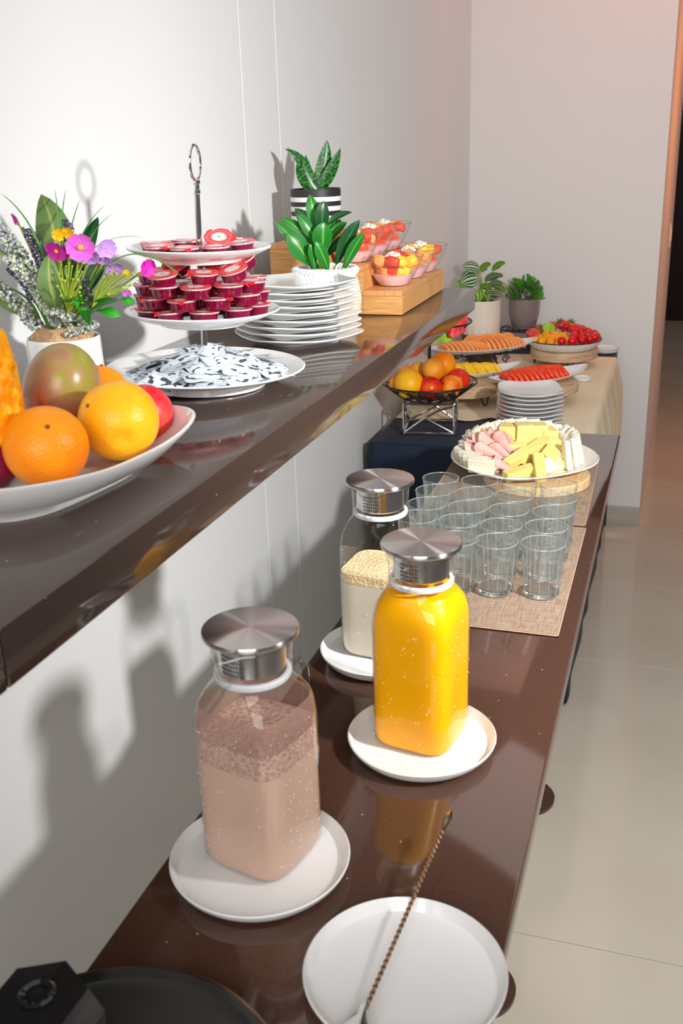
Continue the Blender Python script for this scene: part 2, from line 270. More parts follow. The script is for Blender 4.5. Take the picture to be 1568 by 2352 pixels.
M['leaf_bright'] = vein_mat('bright_leaf', srgb(38, 150, 30), srgb(70, 165, 50), rough=0.45)
M['leaf_small'] = vein_mat('small_leaf', srgb(72, 150, 36), srgb(120, 180, 60), rough=0.5)
M['leaf_pep'] = vein_mat('striped_leaf', srgb(22, 84, 36), srgb(120, 170, 70), 1.0, 0.35, 34.0, srgb(205, 222, 190))
M['leaf_lime'] = vein_mat('lime_leaf', srgb(90, 150, 30), srgb(200, 220, 130), 1.0, 0.4, 28.0, srgb(170, 205, 110))
def snake():
    m = mat('snake_leaf', srgb(14, 58, 26), rough=0.3); nt = m.node_tree; N = nt.nodes; L = nt.links
    uv = N.new('ShaderNodeUVMap'); mp = N.new('ShaderNodeMapping'); mp.inputs['Scale'].default_value = (1.6, 9, 1); L.new(uv.outputs[0], mp.inputs[0]); n = N.new('ShaderNodeTexNoise'); n.inputs['Scale'].default_value = 2.0; n.inputs['Detail'].default_value = 4; L.new(mp.outputs[0], n.inputs['Vector'])
    ramp_on(m, n.outputs[0], [(0.42, srgb(12, 48, 24)), (0.52, srgb(30, 96, 34)), (0.66, srgb(62, 150, 40))]); return m
M['leaf_snake'] = snake()
M['stem'] = mat('green_stem', srgb(70, 125, 40), rough=0.5)
M['stem_y'] = mat('yellow_green_stem', srgb(160, 180, 60), rough=0.5)
M['grass'] = mat('grass_blade', srgb(72, 128, 48), rough=0.5)
M['berry_mix'] = fruit('foam_berries', [(0.36, srgb(112, 108, 140)), (0.46, srgb(190, 190, 208)), (0.56, srgb(150, 180, 92)), (0.68, srgb(226, 232, 214))], 330, 0.45, detail=0)
M['berry_dark'] = fruit('dark_berries', [(0.35, srgb(62, 56, 80)), (0.6, srgb(98, 90, 116)), (0.72, srgb(170, 166, 180))], 360, 0.5, detail=0)
M['petal_mag'] = mat('magenta_petal', srgb(204, 30, 168), rough=0.6)
M['petal_pink'] = mat('pink_petal', srgb(232, 104, 222), rough=0.6)
M['petal_lil'] = mat('lilac_petal', srgb(196, 150, 226), rough=0.6)
M['petal_yel'] = mat('yellow_petal', srgb(240, 190, 10), rough=0.6)
M['petal_pur'] = mat('purple_petal', srgb(140, 40, 150), rough=0.6)

# ------------------------------------------------------------------ geometry helpers
class G:
    def __init__(s): s.v = []; s.f = []; s.uv = {}
    def add(s, vs, fs, uvs=None):
        o = len(s.v); s.v += [tuple(p) for p in vs]; s.f += [tuple(i + o for i in f) for f in fs]
        if uvs:
            for i, u in enumerate(uvs): s.uv[o + i] = u
        return s
    def loft(s, rings, cap0=True, cap1=True, closed=True):
        n = len(rings[0]); vs = [p for r in rings for p in r]; fs = []
        for i in range(len(rings) - 1):
            for j in range(n if closed else n - 1):
                k = (j + 1) % n; fs.append((i * n + j, i * n + k, (i + 1) * n + k, (i + 1) * n + j))
        if cap0: fs.append(tuple(reversed(range(n))))
        if cap1: fs.append(tuple((len(rings) - 1) * n + j for j in range(n)))
        return s.add(vs, fs)
    def lathe(s, prof, n=48, c=(0, 0, 0), caps=True, mod=None):
        rings = []
        for r, z in prof:
            rings.append([(c[0] + (r + (mod(2 * PI * j / n, r, z) if mod else 0)) * math.cos(2 * PI * j / n), c[1] + (r + (mod(2 * PI * j / n, r, z) if mod else 0)) * math.sin(2 * PI * j / n), c[2] + z) for j in range(n)])
        return s.loft(rings, caps, caps)
    def tube(s, pts, r, n=8, closed=False, flat=None, twist=0.0):
        pts = [Vector(p) for p in pts]; m = len(pts); rings = []; up = None
        for i, p in enumerate(pts):
            t = (pts[(i + 1) % m] - pts[i - 1]) if (closed or 0 < i < m - 1) else (pts[1] - pts[0] if i == 0 else pts[-1] - pts[-2])
            if t.length < 1e-9: t = Vector((0, 0, 1))
            t.normalize()
            if up is None: up = Vector((0, 0, 1)) if abs(t.z) < 0.9 else Vector((1, 0, 0))
            a = t.cross(up); 
            if a.length < 1e-6: a = t.orthogonal()
            a.normalize(); b = a.cross(t); up = b.copy()
            rr = r[i] if isinstance(r, (list, tuple)) else r; fl = flat if flat else 1.0
            rings.append([tuple(p + a * (rr * math.cos(2 * PI * j / n + twist * i)) + b * (rr * fl * math.sin(2 * PI * j / n + twist * i))) for j in range(n)])
        if closed: rings.append(rings[0])
        return s.loft(rings, not closed, not closed)
    def box(s, x0, x1, y0, y1, z0, z1, bev=0.0, seg=2):
        bm = bmesh.new(); bmesh.ops.create_cube(bm, size=1.0)
        for v in bm.verts: v.co = Vector(((x0 + x1) / 2 + v.co.x * (x1 - x0), (y0 + y1) / 2 + v.co.y * (y1 - y0), (z0 + z1) / 2 + v.co.z * (z1 - z0)))
        if bev: bmesh.ops.bevel(bm, geom=bm.edges[:] , offset=bev, segments=seg, affect='EDGES', profile=0.5)
        bm.verts.index_update(); s.add([v.co[:] for v in bm.verts], [[v.index for v in f.verts] for f in bm.faces]); bm.free(); return s
    def ball(s, r, c=(0, 0, 0), n=24, m=16, shape=None, sc=(1, 1, 1)):
        rings = []
        for i in range(m + 1):
            t = PI * i / m; ring = []
            for j in range(n):
                p = 2 * PI * j / n; d = Vector((math.sin(t) * math.cos(p), math.sin(t) * math.sin(p), -math.cos(t)))
                k = shape(d) if shape else 1.0
                ring.append((c[0] + d.x * r * sc[0] * k, c[1] + d.y * r * sc[1] * k, c[2] + d.z * r * sc[2] * k))
            rings.append(ring)
        return s.loft(rings, False, False)
    def blade(s, pts, wid, side, fold=0.25, n=5, up=None):
        """leaf along pts; wid(t) half width; V fold"""
        pts = [Vector(p) for p in pts]; m = len(pts); side = Vector(side).normalized(); vs = []; uvs = []
        for i, p in enumerate(pts):
            t = (pts[min(i + 1, m - 1)] - pts[max(i - 1, 0)]).normalized(); a = (side - t * side.dot(t)); a = a.normalized() if a.length > 1e-6 else t.orthogonal().normalized()
            nn = t.cross(a)
            for j in range(n):
                u = -1 + 2 * j / (n - 1); q = p + a * (u * wid(i / (m - 1))) + nn * (fold * abs(u) * wid(i / (m - 1)))
                vs.append(q); uvs.append(((u + 1) / 2, i / (m - 1)))
        fs = [(i * n + j, i * n + j + 1, (i + 1) * n + j + 1, (i + 1) * n + j) for i in range(m - 1) for j in range(n - 1)]
        return s.add(vs, fs, uvs)
    def xf(s, mtx, start=0):
        for i in range(start, len(s.v)): s.v[i] = tuple(mtx @ Vector(s.v[i]))
        return s
    def mesh(s, name, material, smooth=True, angle=0.6):
        me = bpy.data.meshes.new(name); me.from_pydata(s.v, [], s.f); me.validate(); me.update()
        if s.uv:
            ul = me.uv_layers.new(name='UVMap')
            for lp in me.loops: ul.data[lp.index].uv = s.uv.get(lp.vertex_index, (0, 0))
        if material: me.materials.append(material)
        if smooth:
            bm = bmesh.new(); bm.from_mesh(me); bmesh.ops.recalc_face_normals(bm, faces=bm.faces)
            for f in bm.faces: f.smooth = True
            for e in bm.edges:
                if len(e.link_faces) == 2 and e.calc_face_angle(0) > angle: e.smooth = False
            bm.to_mesh(me); bm.free()
        else:
            bm = bmesh.new(); bm.from_mesh(me); bmesh.ops.recalc_face_normals(bm, faces=bm.faces); bm.to_mesh(me); bm.free()
        return me
    def ob(s, name, material, parent=None, loc=(0, 0, 0), rot=(0, 0, 0), smooth=True, angle=0.6, **props):
        return place(s.mesh(name, material, smooth, angle), name, parent, loc, rot, **props)
def place(me, name, parent=None, loc=(0, 0, 0), rot=(0, 0, 0), **props):
    o = bpy.data.objects.new(name, me); COL.objects.link(o); o.location = loc; o.rotation_euler = rot
    if parent: o.parent = parent
    for k, v in props.items(): o[k] = v
    return o
def tag(o, label, cat, group=None):
    o['label'] = label; o['category'] = cat
    if group: o['group'] = group
    return o
def thing(name, label, cat, loc=(0, 0, 0), rot=(0, 0, 0), group=None):
    o = bpy.data.objects.new(name, None); COL.objects.link(o); o.location = loc; o.rotation_euler = rot; o.empty_display_size = 0.02
    return tag(o, label, cat, group)
def dup(root, loc, rot, label=None, group=None):
    r = root.copy(); COL.objects.link(r); r.location = loc; r.rotation_euler = rot
    if label: r['label'] = label
    if group: r['group'] = group
    for ch in list(root.children):
        c = ch.copy(); COL.objects.link(c); c.parent = r
        for g in list(ch.children):
            d = g.copy(); COL.objects.link(d); d.parent = c
    return r
ORD = ['first', 'second', 'third', 'fourth', 'fifth', 'sixth', 'seventh', 'eighth', 'ninth', 'tenth', 'eleventh', 'twelfth', 'thirteenth', 'fourteenth', 'fifteenth', 'sixteenth', 'seventeenth', 'eighteenth', 'nineteenth', 'twentieth', 'twenty-first', 'twenty-second', 'twenty-third', 'twenty-fourth']
def sup(t, n): return (abs(math.cos(t)) ** n + abs(math.sin(t)) ** n) ** (-1.0 / n)
def sqring(wd, n, z, k=48, ratio=1.0, lift=0.0):
    out = []
    for j in range(k):
        t = 2 * PI * j / k; r = wd * sup(t, n); out.append((r * math.cos(t), r * math.sin(t) * ratio, z + lift * abs(math.sin(2 * t)) ** 3))
    return out
rnd = random.uniform

# ------------------------------------------------------------------ structure
ZC, ZS, XW = 0.896, 1.231, -0.384
fl = G().box(-0.9, 1.8, -1.2, 10.0, -0.06, -0.006).ob('floor', M['grout'], smooth=False, kind='structure')
tl = G().box(-0.3046, 0.3046, -0.3046, 0.3046, -0.006, 0.0, 0.0005, 1).mesh('tile', M['tile'])
for i in range(4):
    for j in range(17):
        place(tl, 'tile', fl, (-0.155 + 0.6112 * i, -0.47 + 0.6112 * j + 0.0, 0))
wl = G().box(XW - 0.12, XW - 0.006, -1.2, 4.2, 0, 2.7).ob('wall_left', M['seam'], smooth=False, kind='structure')
for a, b in ((-1.2, 1.896), (1.899, 2.0805), (2.0835, 4.13)):
    G().box(XW - 0.006, XW, a, b, 0, 2.7, 0.0008, 1).ob('wall_panel', M['wall'], wl)
bk = G(); 
bk.add([(XW - 0.1, 4.13, 0), (0.356, 4.13, 0), (0.384, 6.14, 0), (XW - 0.1, 6.14, 0), (XW - 0.1, 4.13, 2.7), (0.356, 4.13, 2.7), (0.384, 6.14, 2.7), (XW - 0.1, 6.14, 2.7)], [(0, 1, 5, 4), (1, 2, 6, 5), (2, 3, 7, 6), (3, 0, 4, 7), (4, 5, 6, 7), (3, 2, 1, 0)])
bk.ob('wall_back', M['wall_far'], smooth=False, kind='structure')
G().box(XW, 0.358, 4.119, 4.131, 0, 0.083, 0.002).ob('baseboard_back', M['base'], kind='structure')
G().box(-0.5, 1.8, 9.44, 9.6, 0, 2.7).ob('wall_corridor', M['orange_wall'], smooth=False, kind='structure')
dr = G().box(0.36, 1.26, 9.40, 9.44, 0.0, 2.1, 0.004).ob('door_1', M['door'], kind='structure')
G().tube([(0.46, 9.39, 1.0), (0.46, 9.36, 1.0), (0.56, 9.36, 1.0)], 0.008).ob('door_handle', M['steel_side'], dr)
lsw = thing('light_switch', 'small white light switch on the orange lit end wall of the corridor', 'switch', (0.3765, 5.6, 1.06), (0, 0, -0.0139))
G().box(0, 0.006, -0.045, 0.045, -0.06, 0.06, 0.002).ob('plate', M['plastic_white'], lsw)
G().box(0.006, 0.010, -0.015, 0.015, -0.03, 0.03, 0.0015).ob('rocker', M['plastic_white'], lsw)

# ------------------------------------------------------------------ lower buffet counter
ct = thing('buffet_counter', 'long narrow glossy brown stone counter on disc foot pedestals', 'counter')
G().box(0.0, 0.330, -0.15, 2.305, 0.864, ZC, 0.0025, 2).ob('countertop', M['quartz'], ct)
for y in (0.25, 0.87, 1.50, 2.13):
    g = G().lathe([(0.0, 0.0), (0.078, 0.0), (0.078, 0.008), (0.07, 0.014), (0.022, 0.02), (0.022, 0.84), (0.08, 0.85), (0.08, 0.864), (0, 0.864)], 40)
    g.ob('pedestal', M['quartz'], ct, (0.163, y, 0))
# upper ledge
lg = thing('stone_ledge', 'glossy brown stone ledge fixed to the white wall above the counter', 'ledge')
G().box(XW + 0.001, 0.0, 0.5155, 2.250, 1.184, ZS, 0.002, 2).ob('ledge_slab', M['quartz_shelf'], lg)
G().box(XW + 0.001, 0.0, -0.5, 0.5145, 1.184, ZS, 0.002, 2).ob('ledge_slab', M['quartz_shelf'], lg)
for y in (0.2, 0.95, 1.7):
    g = G().box(XW + 0.001, -0.1, y - 0.012, y + 0.012, 1.172, 1.1838, 0.002); g.box(XW + 0.001, XW + 0.012, y - 0.012, y + 0.012, 1.08, 1.172, 0.002); g.ob('wall_bracket', M['steel_side'], lg)

# placemats
for y0, y1, lb in ((1.257, 1.682, 'taupe woven placemat under the glasses, nearer the pitchers'), (1.694, 2.129, 'taupe woven placemat under the wooden board and cheese plate')):
    x1 = 0.309 if y0 < 1.5 else 0.303
    t = thing('placemat', lb, 'placemat', (x1 - 0.15, (y0 + y1) / 2, ZC), (0, 0, 0.0 if y0 < 1.5 else 0.016), 'woven placemats on the counter')
    G().box(-0.15, 0.15, (y0 - y1) / 2, (y1 - y0) / 2, 0.0002, 0.0016).ob('woven_sheet', M['placemat'], t, smooth=False)
    g = G()
    for a in ((-0.15, 0.15, (y0 - y1) / 2, (y0 - y1) / 2 + 0.0015), (-0.15, 0.15, (y1 - y0) / 2 - 0.0015, (y1 - y0) / 2), (-0.15, -0.1485, (y0 - y1) / 2, (y1 - y0) / 2), (0.1485, 0.15, (y0 - y1) / 2, (y1 - y0) / 2)): g.box(*a, 0.0002, 0.0019)
    g.ob('bound_edge', M['matedge'], t, smooth=False)

# round white plates
def coupe(r, h=0.016):
    return G().lathe([(0, 0), (r * 0.62, 0), (r * 0.66, 0.0015), (r * 0.9, 0.004), (r * 0.985, h * 0.75), (r, h), (r * 0.985, h + 0.001), (r * 0.955, h * 0.8), (r * 0.9, 0.0075), (r * 0.8, 0.006), (0, 0.0055)], 72)
PL = [((0.093, 0.712), 0.085, 'round white plate under the chocolate milk pitcher'), ((0.191, 0.952), 0.0835, 'round white plate under the orange juice pitcher'), ((0.089, 1.142), 0.080, 'round white plate under the pale oat drink pitcher'), ((0.259, 0.6135), 0.0825, 'empty round white plate with the twisted bar spoon on it')]
for (x, y), r, lb in PL:
    tag(coupe(r).ob('round_plate', M['ceramic'], loc=(x, y, ZC)), lb, 'plate', 'round plates along the counter')

# ------------------------------------------------------------------ pitchers
def pitcher(name, label, x, y, rz, liquid, lmat, zl, lname, llabel, foam=None, film=None, drops=0):
    z0 = ZC + 0.0062; H = 0.0465
    t = thing(name, label, 'pitcher', (x, y, z0), (0, 0, rz), 'glass pitchers with steel lids')
    prof = [(0.80, 0.0, 4), (0.93, 0.002, 4.5), (1.0, 0.010, 5), (1.0, 0.05, 5), (1.0, 0.10, 5), (1.0, 0.145, 4.8), (0.99, 0.158, 4.2), (0.955, 0.169, 3.4), (0.885, 0.178, 2.6), (0.80, 0.1845, 2.15), (0.765, 0.191, 2), (0.775, 0.21, 2), (0.80, 0.226, 2)]
    rings = [sqring(H * a, n, z, 64) for a, z, n in prof]
    for j in range(64):                      # pouring lip towards -y
        t_ = 2 * PI * j / 64; d = max(0, 1 - abs(((t_ + PI / 2 + PI) % (2 * PI)) - PI) / 0.45)
        for q, k in ((-1, 1.0), (-2, 0.45)):
            v = rings[q][j]; rings[q][j] = (v[0], v[1] - 0.010 * k * d, v[2] - 0.004 * d * k)
    G().loft(rings, True, False).ob('glass_body', M['glass'], t)
    rim = [(v[0], v[1], v[2]) for v in rings[-1]]
    G().tube(rim, 0.0014, 6, closed=True).ob('glass_lip', M['glassrim'], t)
    sp = [(-0.020, -0.0335, 0.216), (-0.010, -0.040, 0.206), (0.0, -0.0455, 0.193), (0.010, -0.040, 0.206), (0.020, -0.0335, 0.216)]
    G().tube(sp, [0.0012, 0.0016, 0.0022, 0.0016, 0.0012], 8).ob('spout', M['glassrim'], t)
    hp = [(0, 0.042, 0.162), (0, 0.056, 0.171), (0, 0.073, 0.171), (0, 0.083, 0.158), (0, 0.084, 0.12), (0, 0.078, 0.075), (0, 0.064, 0.056), (0, 0.046, 0.055)]
    hp2 = []
    for i in range(len(hp) - 1):
        for k in range(4): hp2.append(Vector(hp[i]).lerp(Vector(hp[i + 1]), k / 4))
    hp2.append(Vector(hp[-1]))
    for _ in range(2): hp2 = [hp2[0]] + [(hp2[i - 1] + hp2[i] * 2 + hp2[i + 1]) / 4 for i in range(1, len(hp2) - 1)] + [hp2[-1]]
    G().tube(hp2, 0.0046, 12, flat=0.75).ob('handle', M['handleglass'], t)
    ld = G().lathe([(0, 0.2305), (0.0415, 0.2305), (0.0435, 0.2320), (0.0438, 0.2345), (0.0430, 0.2362), (0.0410, 0.2368), (0.0, 0.2368)], 96).ob('steel_lid', M['steel'], t)
    G().lathe([(0.0, 0.198), (0.029, 0.198), (0.0305, 0.2), (0.0305, 0.2305)], 64, caps=False).ob('strainer', M['steel_side'], ld)
    g = G()
    for a in range(8):
        for b in range(5):
            an = -PI / 2 - 0.05 + (a - 3.5) * 0.095; p = Vector((0.0308 * math.cos(an), 0.0308 * math.sin(an), 0.2025 + b * 0.0042)); u = Vector((-math.sin(an), math.cos(an), 0))
            g.add([p + u * 0.0009 * math.cos(c * PI / 3) + Vector((0, 0, 0.0011 * math.sin(c * PI / 3))) for c in range(6)], [(0, 1, 2, 3, 4, 5)])
    g.ob('strainer_holes', M['hole'], ld, kind='stuff')
    G().lathe([(0.0308, 0.1905), (0.0345, 0.190), (0.0352, 0.192), (0.0350, 0.1945), (0.0340, 0.1955), (0.0308, 0.1955)], 64, caps=False).ob('silicone_seal', M['silicone'], ld)
    if drops:
        g = G()
        for i in range(drops):
            an = rnd(-PI, 0.6); zz = rnd(0.01, 0.15); r = H * sup(an, 5) * 1.0; g.ball(rnd(0.00025, 0.0007), (r * math.cos(an), r * math.sin(an), zz), 6, 4, sc=(1, 1, 1.5))
        g.ob('condensation', M['drop'], t, kind='stuff')
    # the drink, inside the glass
    def lr(z):
        for i in range(len(prof) - 1):
            if prof[i][1] <= z <= prof[i + 1][1]:
                f = (z - prof[i][1]) / max(1e-6, prof[i + 1][1] - prof[i][1]); return (prof[i][0] + (prof[i + 1][0] - prof[i][0]) * f, prof[i][2] + (prof[i + 1][2] - prof[i][2]) * f)
        return prof[-1][0], 2
    zs = [0.0022] + [0.006 + (zl - 0.006) * i / 14 for i in range(15)]
    lq = thing(liquid, llabel, 'drink', (x, y, z0), (0, 0, rz))
    rr = [sqring(H * lr(z)[0] - 0.0012, lr(z)[1], z, 64) for z in zs]; rr.append(sqring(H * lr(zl)[0] - 0.0035, lr(zl)[1], zl + 0.0004, 64))
    G().loft(rr).ob(lname, lmat, lq)
    if foam:
        fm, zf = foam; zz = [zl + 0.0006 + (zf - zl) * i / 6 for i in range(7)]
        rr = [sqring(H * lr(z)[0] - 0.0011, lr(z)[1], z, 64) for z in zz]; rr.append(sqring(H * lr(zf)[0] - 0.008, 3, zf + 0.001, 64)); rr.append(sqring(0.02, 2, zf - 0.001, 64)); rr.append(sqring(0.006, 2, zf + 0.0015, 64))
        G().loft(rr).ob('foam', fm, lq)
    if film:
        fm, za, zb = film; zz = [za + (zb - za) * i / 8 for i in range(9)]
        G().loft([sqring(H * lr(z)[0] - 0.0009, lr(z)[1], z, 64) for z in zz], False, False).ob('foam_residue', fm, lq)
    return t
pitcher('glass_pitcher', 'square glass pitcher of chocolate milk with brushed steel lid', 0.0885, 0.733, math.radians(-13), 'chocolate_milk', M['choc'], 0.112, 'milk', 'brown chocolate milk filling the nearest square pitcher', (M['foam_choc'], 0.135), (M['film_choc'], 0.136, 0.166), 260)
pitcher('glass_pitcher', 'square glass pitcher of bright orange juice with brushed steel lid', 0.187, 0.968, math.radians(-9), 'orange_juice', M['oj'], 0.182, 'juice', 'bright orange juice filling the middle square pitcher', None, None, 130)
pitcher('glass_pitcher', 'square glass pitcher of pale oat drink with brushed steel lid', 0.0855, 1.165, math.radians(-5), 'oat_drink', M['cream'], 0.104, 'oat_milk', 'pale oat drink in the square pitcher behind the juice', (M['foam_cream'], 0.117), None, 60)

# ------------------------------------------------------------------ tumblers
NF = 12
wp = [(0.0274, 0.0095), (0.0276, 0.014), (0.0284, 0.03), (0.0301, 0.058), (0.0318, 0.076), (0.0325, 0.0815)]
tw = G().lathe(wp, 56, caps=False); tw.lathe([(r - (0.0024 if z < 0.03 else 0.0019 if z < 0.07 else 0.0014), z + (0.002 if z < 0.012 else 0)) for r, z in wp], 56, caps=False)
twm = tw.mesh('wall', M['tumbler'], angle=1.2)
trm = G().tube([(0.0319 * math.cos(2 * PI * i / 56), 0.0319 * math.sin(2 * PI * i / 56), 0.0818) for i in range(56)], 0.0010, 8, closed=True).mesh('rim', M['tumbler_rim'])
tbm = G().lathe([(0.0, 0.0), (0.022, 0.0), (0.0258, 0.0016), (0.0272, 0.005), (0.0273, 0.0094), (0.0240, 0.0100), (0.021, 0.0088), (0.012, 0.0078), (0.0, 0.0084)], 48, caps=False).mesh('base', M['tumbler_base'], angle=1.0)
tf = G()
for k in range(NF):
    a_ = 2 * PI * k / NF; pts = [((r - 0.0012) * math.cos(a_), (r - 0.0012) * math.sin(a_), z) for r, z in ((0.0276, 0.012), (0.0284, 0.03), (0.0301, 0.058), (0.0309, 0.067))]; tf.tube(pts, [0.0009, 0.0013, 0.0011, 0.0003], 6)
tfm = tf.mesh('flute_streaks', M['tumbler_flute_streak'])
tum = None
GR = [[(0.2683, 1.390), (0.2000, 1.382), (0.1415, 1.378)], [(0.2645, 1.4605), (0.1965, 1.449), (0.1300, 1.453), (0.0625, 1.456)], [(0.2662, 1.5272), (0.1970, 1.521), (0.1310, 1.519), (0.0630, 1.520)], [(0.2656, 1.596), (0.1945, 1.592), (0.1271, 1.589), (0.0597, 1.5875)], [(0.2600, 1.6655), (0.1920, 1.663), (0.1246, 1.6575), (0.0555, 1.6565)]]
RN = ['front row by the pitchers', 'second row from the front', 'middle row', 'fourth row from the front', 'back row by the cheese plate']; CN = ['by the open counter edge', 'second from the open counter edge', 'third from the open counter edge', 'on the wall side']
for i, row in enumerate(GR):
    for j, (x, y) in enumerate(row):
        lb = 'clear glass tumbler, %s, %s' % (RN[i], CN[j]); lc = (x, y, ZC + 0.0021)
        if tum is None:
            tum = thing('tumbler', lb, 'glass', lc, (0, 0, 0), 'glass tumblers on the placemat'); place(twm, 'wall', tum); place(trm, 'rim', tum); place(tbm, 'base', tum); place(tfm, 'flute_streaks', tum)
        else: dup(tum, lc, (0, 0, rnd(0, 6)), lb)

# ------------------------------------------------------------------ bar spoon, tray, black jar
def spoon():
    t = thing('bar_spoon', 'long twisted metal bar spoon lying across the empty round plate', 'spoon')
    a, b = Vector((0.2585, 0.792, 0.936)), Vector((0.2382, 0.540, 0.9105)); d = (b - a)
    pts = [a + d * (0.10 + 0.80 * i / 160) for i in range(161)]
    G().tube(pts, 0.0021, 4, twist=0.32).ob('twisted_shaft', M['copper'], t, smooth=False)
    q = [a + d * (0.105 * i / 8) for i in range(9)]
    G().tube(q, [0.0012, 0.0026, 0.0034, 0.0036, 0.0034, 0.003, 0.0026, 0.0023, 0.0021], 10).ob('tip', M['copper'], t)
    u = d.normalized(); s_ = u.cross(Vector((0, 0, 1))).normalized(); g = G(); rings = []
    L_ = 0.075
    for i in range(15):
        f = i / 14; c = a + d * 0.895 + u * (L_ * f); w_ = 0.0022 + 0.0115 * math.sin(PI * min(1, max(0, f - 0.1) / 0.9) ** 0.9) * (1 if f < 1 else 0); dep = 0.006 * math.sin(PI * f)
        c = Vector((c.x, c.y, max(0.9045, c.z)))
        rings.append([tuple(c + s_ * (w_ * k) + Vector((0, 0, -dep * (1 - k * k) + 0.0045))) for k in (-1, -0.6, -0.2, 0.2, 0.6, 1)] + [tuple(c + s_ * (w_ * k) + Vector((0, 0, -dep * (1 - k * k) + 0.0035))) for k in (1, 0.6, 0.2, -0.2, -0.6, -1)])
    g.loft(rings); g.ob('spoon_bowl', M['steel_side'], t)
spoon()
ty = thing('serving_tray', 'shiny black round tray at the near end of the counter', 'tray', (0.087, 0.428, ZC))
G().lathe([(0, 0), (0.120, 0), (0.131, 0.006), (0.134, 0.014), (0.1325, 0.0145), (0.129, 0.008), (0.118, 0.004), (0, 0.004)], 96).ob('tray_dish', M['blacktray'], ty)
G().tube([(0.1335 * math.cos(i * PI / 48), 0.1335 * math.sin(i * PI / 48), 0.0145) for i in range(96)], 0.0012, 6, closed=True).ob('rim', M['copper'], ty)
bj = thing('faceted_jar', 'black glossy faceted jar with a teal label standing on the black tray', 'jar', (0.044, 0.440, ZC + 0.0042))
G().loft([[(r * math.cos(k * PI / 3 + 0.5), r * math.sin(k * PI / 3 + 0.5), z) for k in range(6)] for r, z in ((0.034, 0), (0.040, 0.004), (0.043, 0.070), (0.034, 0.092), (0.0, 0.094))], True, False).ob('jar_body', M['blackgloss'], bj, smooth=False)
G().loft([[(r * math.cos(k * PI / 3 + 0.5), r * math.sin(k * PI / 3 + 0.5), z) for k in (3.15, 3.85)] for r, z in ((0.0418, 0.02), (0.0432, 0.064))], False, False, closed=False).ob('label', M['teal'], bj, smooth=False)
G().lathe([(0.010, 0.0935), (0.013, 0.095), (0.011, 0.0965), (0.008, 0.095)], 32, caps=False).ob('cap_ring', M['blackgloss'], bj)

# ------------------------------------------------------------------ cheese plate on the board
G_ = G().lathe([(0, 0), (0.102, 0), (0.105, 0.003), (0.105, 0.017), (0.102, 0.020), (0, 0.020)], 80)
tag(G_.ob('serving_board', M['beech'], loc=(0.190, 1.922, ZC + 0.002)), 'round pale wooden board under the cheese plate', 'board')
cp = G(); K = 72
def organic(s_, z, lift=0.0):
    return [(0.143 * s_ * math.cos(2 * PI * j / K) * (1 + 0.05 * math.cos(2 * (2 * PI * j / K) + 0.5) + 0.03 * math.cos(3 * 2 * PI * j / K)), 0.16 * s_ * math.sin(2 * PI * j / K) * (1 + 0.03 * math.cos(4 * 2 * PI * j / K)), z) for j in range(K)]
cp.loft([organic(0.55, 0), organic(0.72, 0.001), organic(0.95, 0.011), organic(1.0, 0.016), organic(0.99, 0.018), organic(0.93, 0.0125), organic(0.7, 0.005), organic(0.3, 0.0042)])
CZ = ZC + 0.022; CX, CY = 0.153, 1.978
tag(cp.ob('cheese_platter', M['ceramic_warm'], loc=(CX, CY, CZ)), 'large irregular cream stoneware plate of cheese and ham', 'plate')
def stick(l, w_, h): return G().box(-l / 2, l / 2, -w_ / 2, w_ / 2, -h / 2, h / 2, 0.0012, 1).mesh('cheese_stick', M['cheese_y'])
sticks = [stick(0.066, 0.021, 0.019), stick(0.05, 0.022, 0.02), stick(0.034, 0.034, 0.030)]
# yellow cheese: x along the view's right, y away from the camera, z above the plate
RTc, DPc = Vector((0.9515, 0.307, 0)), Vector((-0.307, 0.9515, 0)); RZ = math.atan2(0.307, 0.9515)
def cheese(me, u, v, z, rz, rx, ry, lb, cat, grp):
    p = RTc * u + DPc * v; nm = me.name.split('.')[0]
    o = place(me, nm, None, (CX + p.x, CY + p.y, CZ + z)); o.rotation_euler = (Matrix.Rotation(RZ + rz, 3, 'Z') @ Matrix.Rotation(ry, 3, 'Y') @ Matrix.Rotation(rx, 3, 'X')).to_euler(); return tag(o, lb, cat, grp)
YC = [(-0.020, -0.070, 0.032, 0.62, 0.25, -0.30, 0), (-0.024, -0.112, 0.014, 0.42, 0.15, -0.10, 0), (0.015, -0.108, 0.023, 1.52, 0.0, -0.45, 0), (0.000, -0.098, 0.010, 0.6, 0.0, 0.0, 1), (0.022, -0.040, 0.044, 0.68, 0.2, -0.25, 0), (0.042, -0.060, 0.030, 0.95, 0.7, -0.35, 2), (0.060, -0.030, 0.034, 0.75, 0.6, -0.2, 2), (0.056, -0.072, 0.014, 0.55, 0.1, -0.1, 0), (0.004, 0.018, 0.062, 0.10, 0.0, 0.0, 2), (-0.026, 0.028, 0.058, -0.25, 0.05, 0.0, 2), (0.036, 0.028, 0.058, 0.05, 0.0, 0.0, 2), (0.055, 0.028, 0.048, 0.3, 0.1, 0.1, 2), (0.006, -0.045, 0.026, 0.9, 0.2, 0.1, 0), (0.045, -0.005, 0.036, 0.3, 0.2, 0, 0), (-0.010, -0.010, 0.036, 0.2, 0.1, 0, 0), (0.010, 0.005, 0.038, 0.1, 0.0, 0, 1), (0.030, -0.02, 0.026, 0.5, 0, 0, 0), (0.0, 0.035, 0.036, 0.1, 0, 0, 1)]
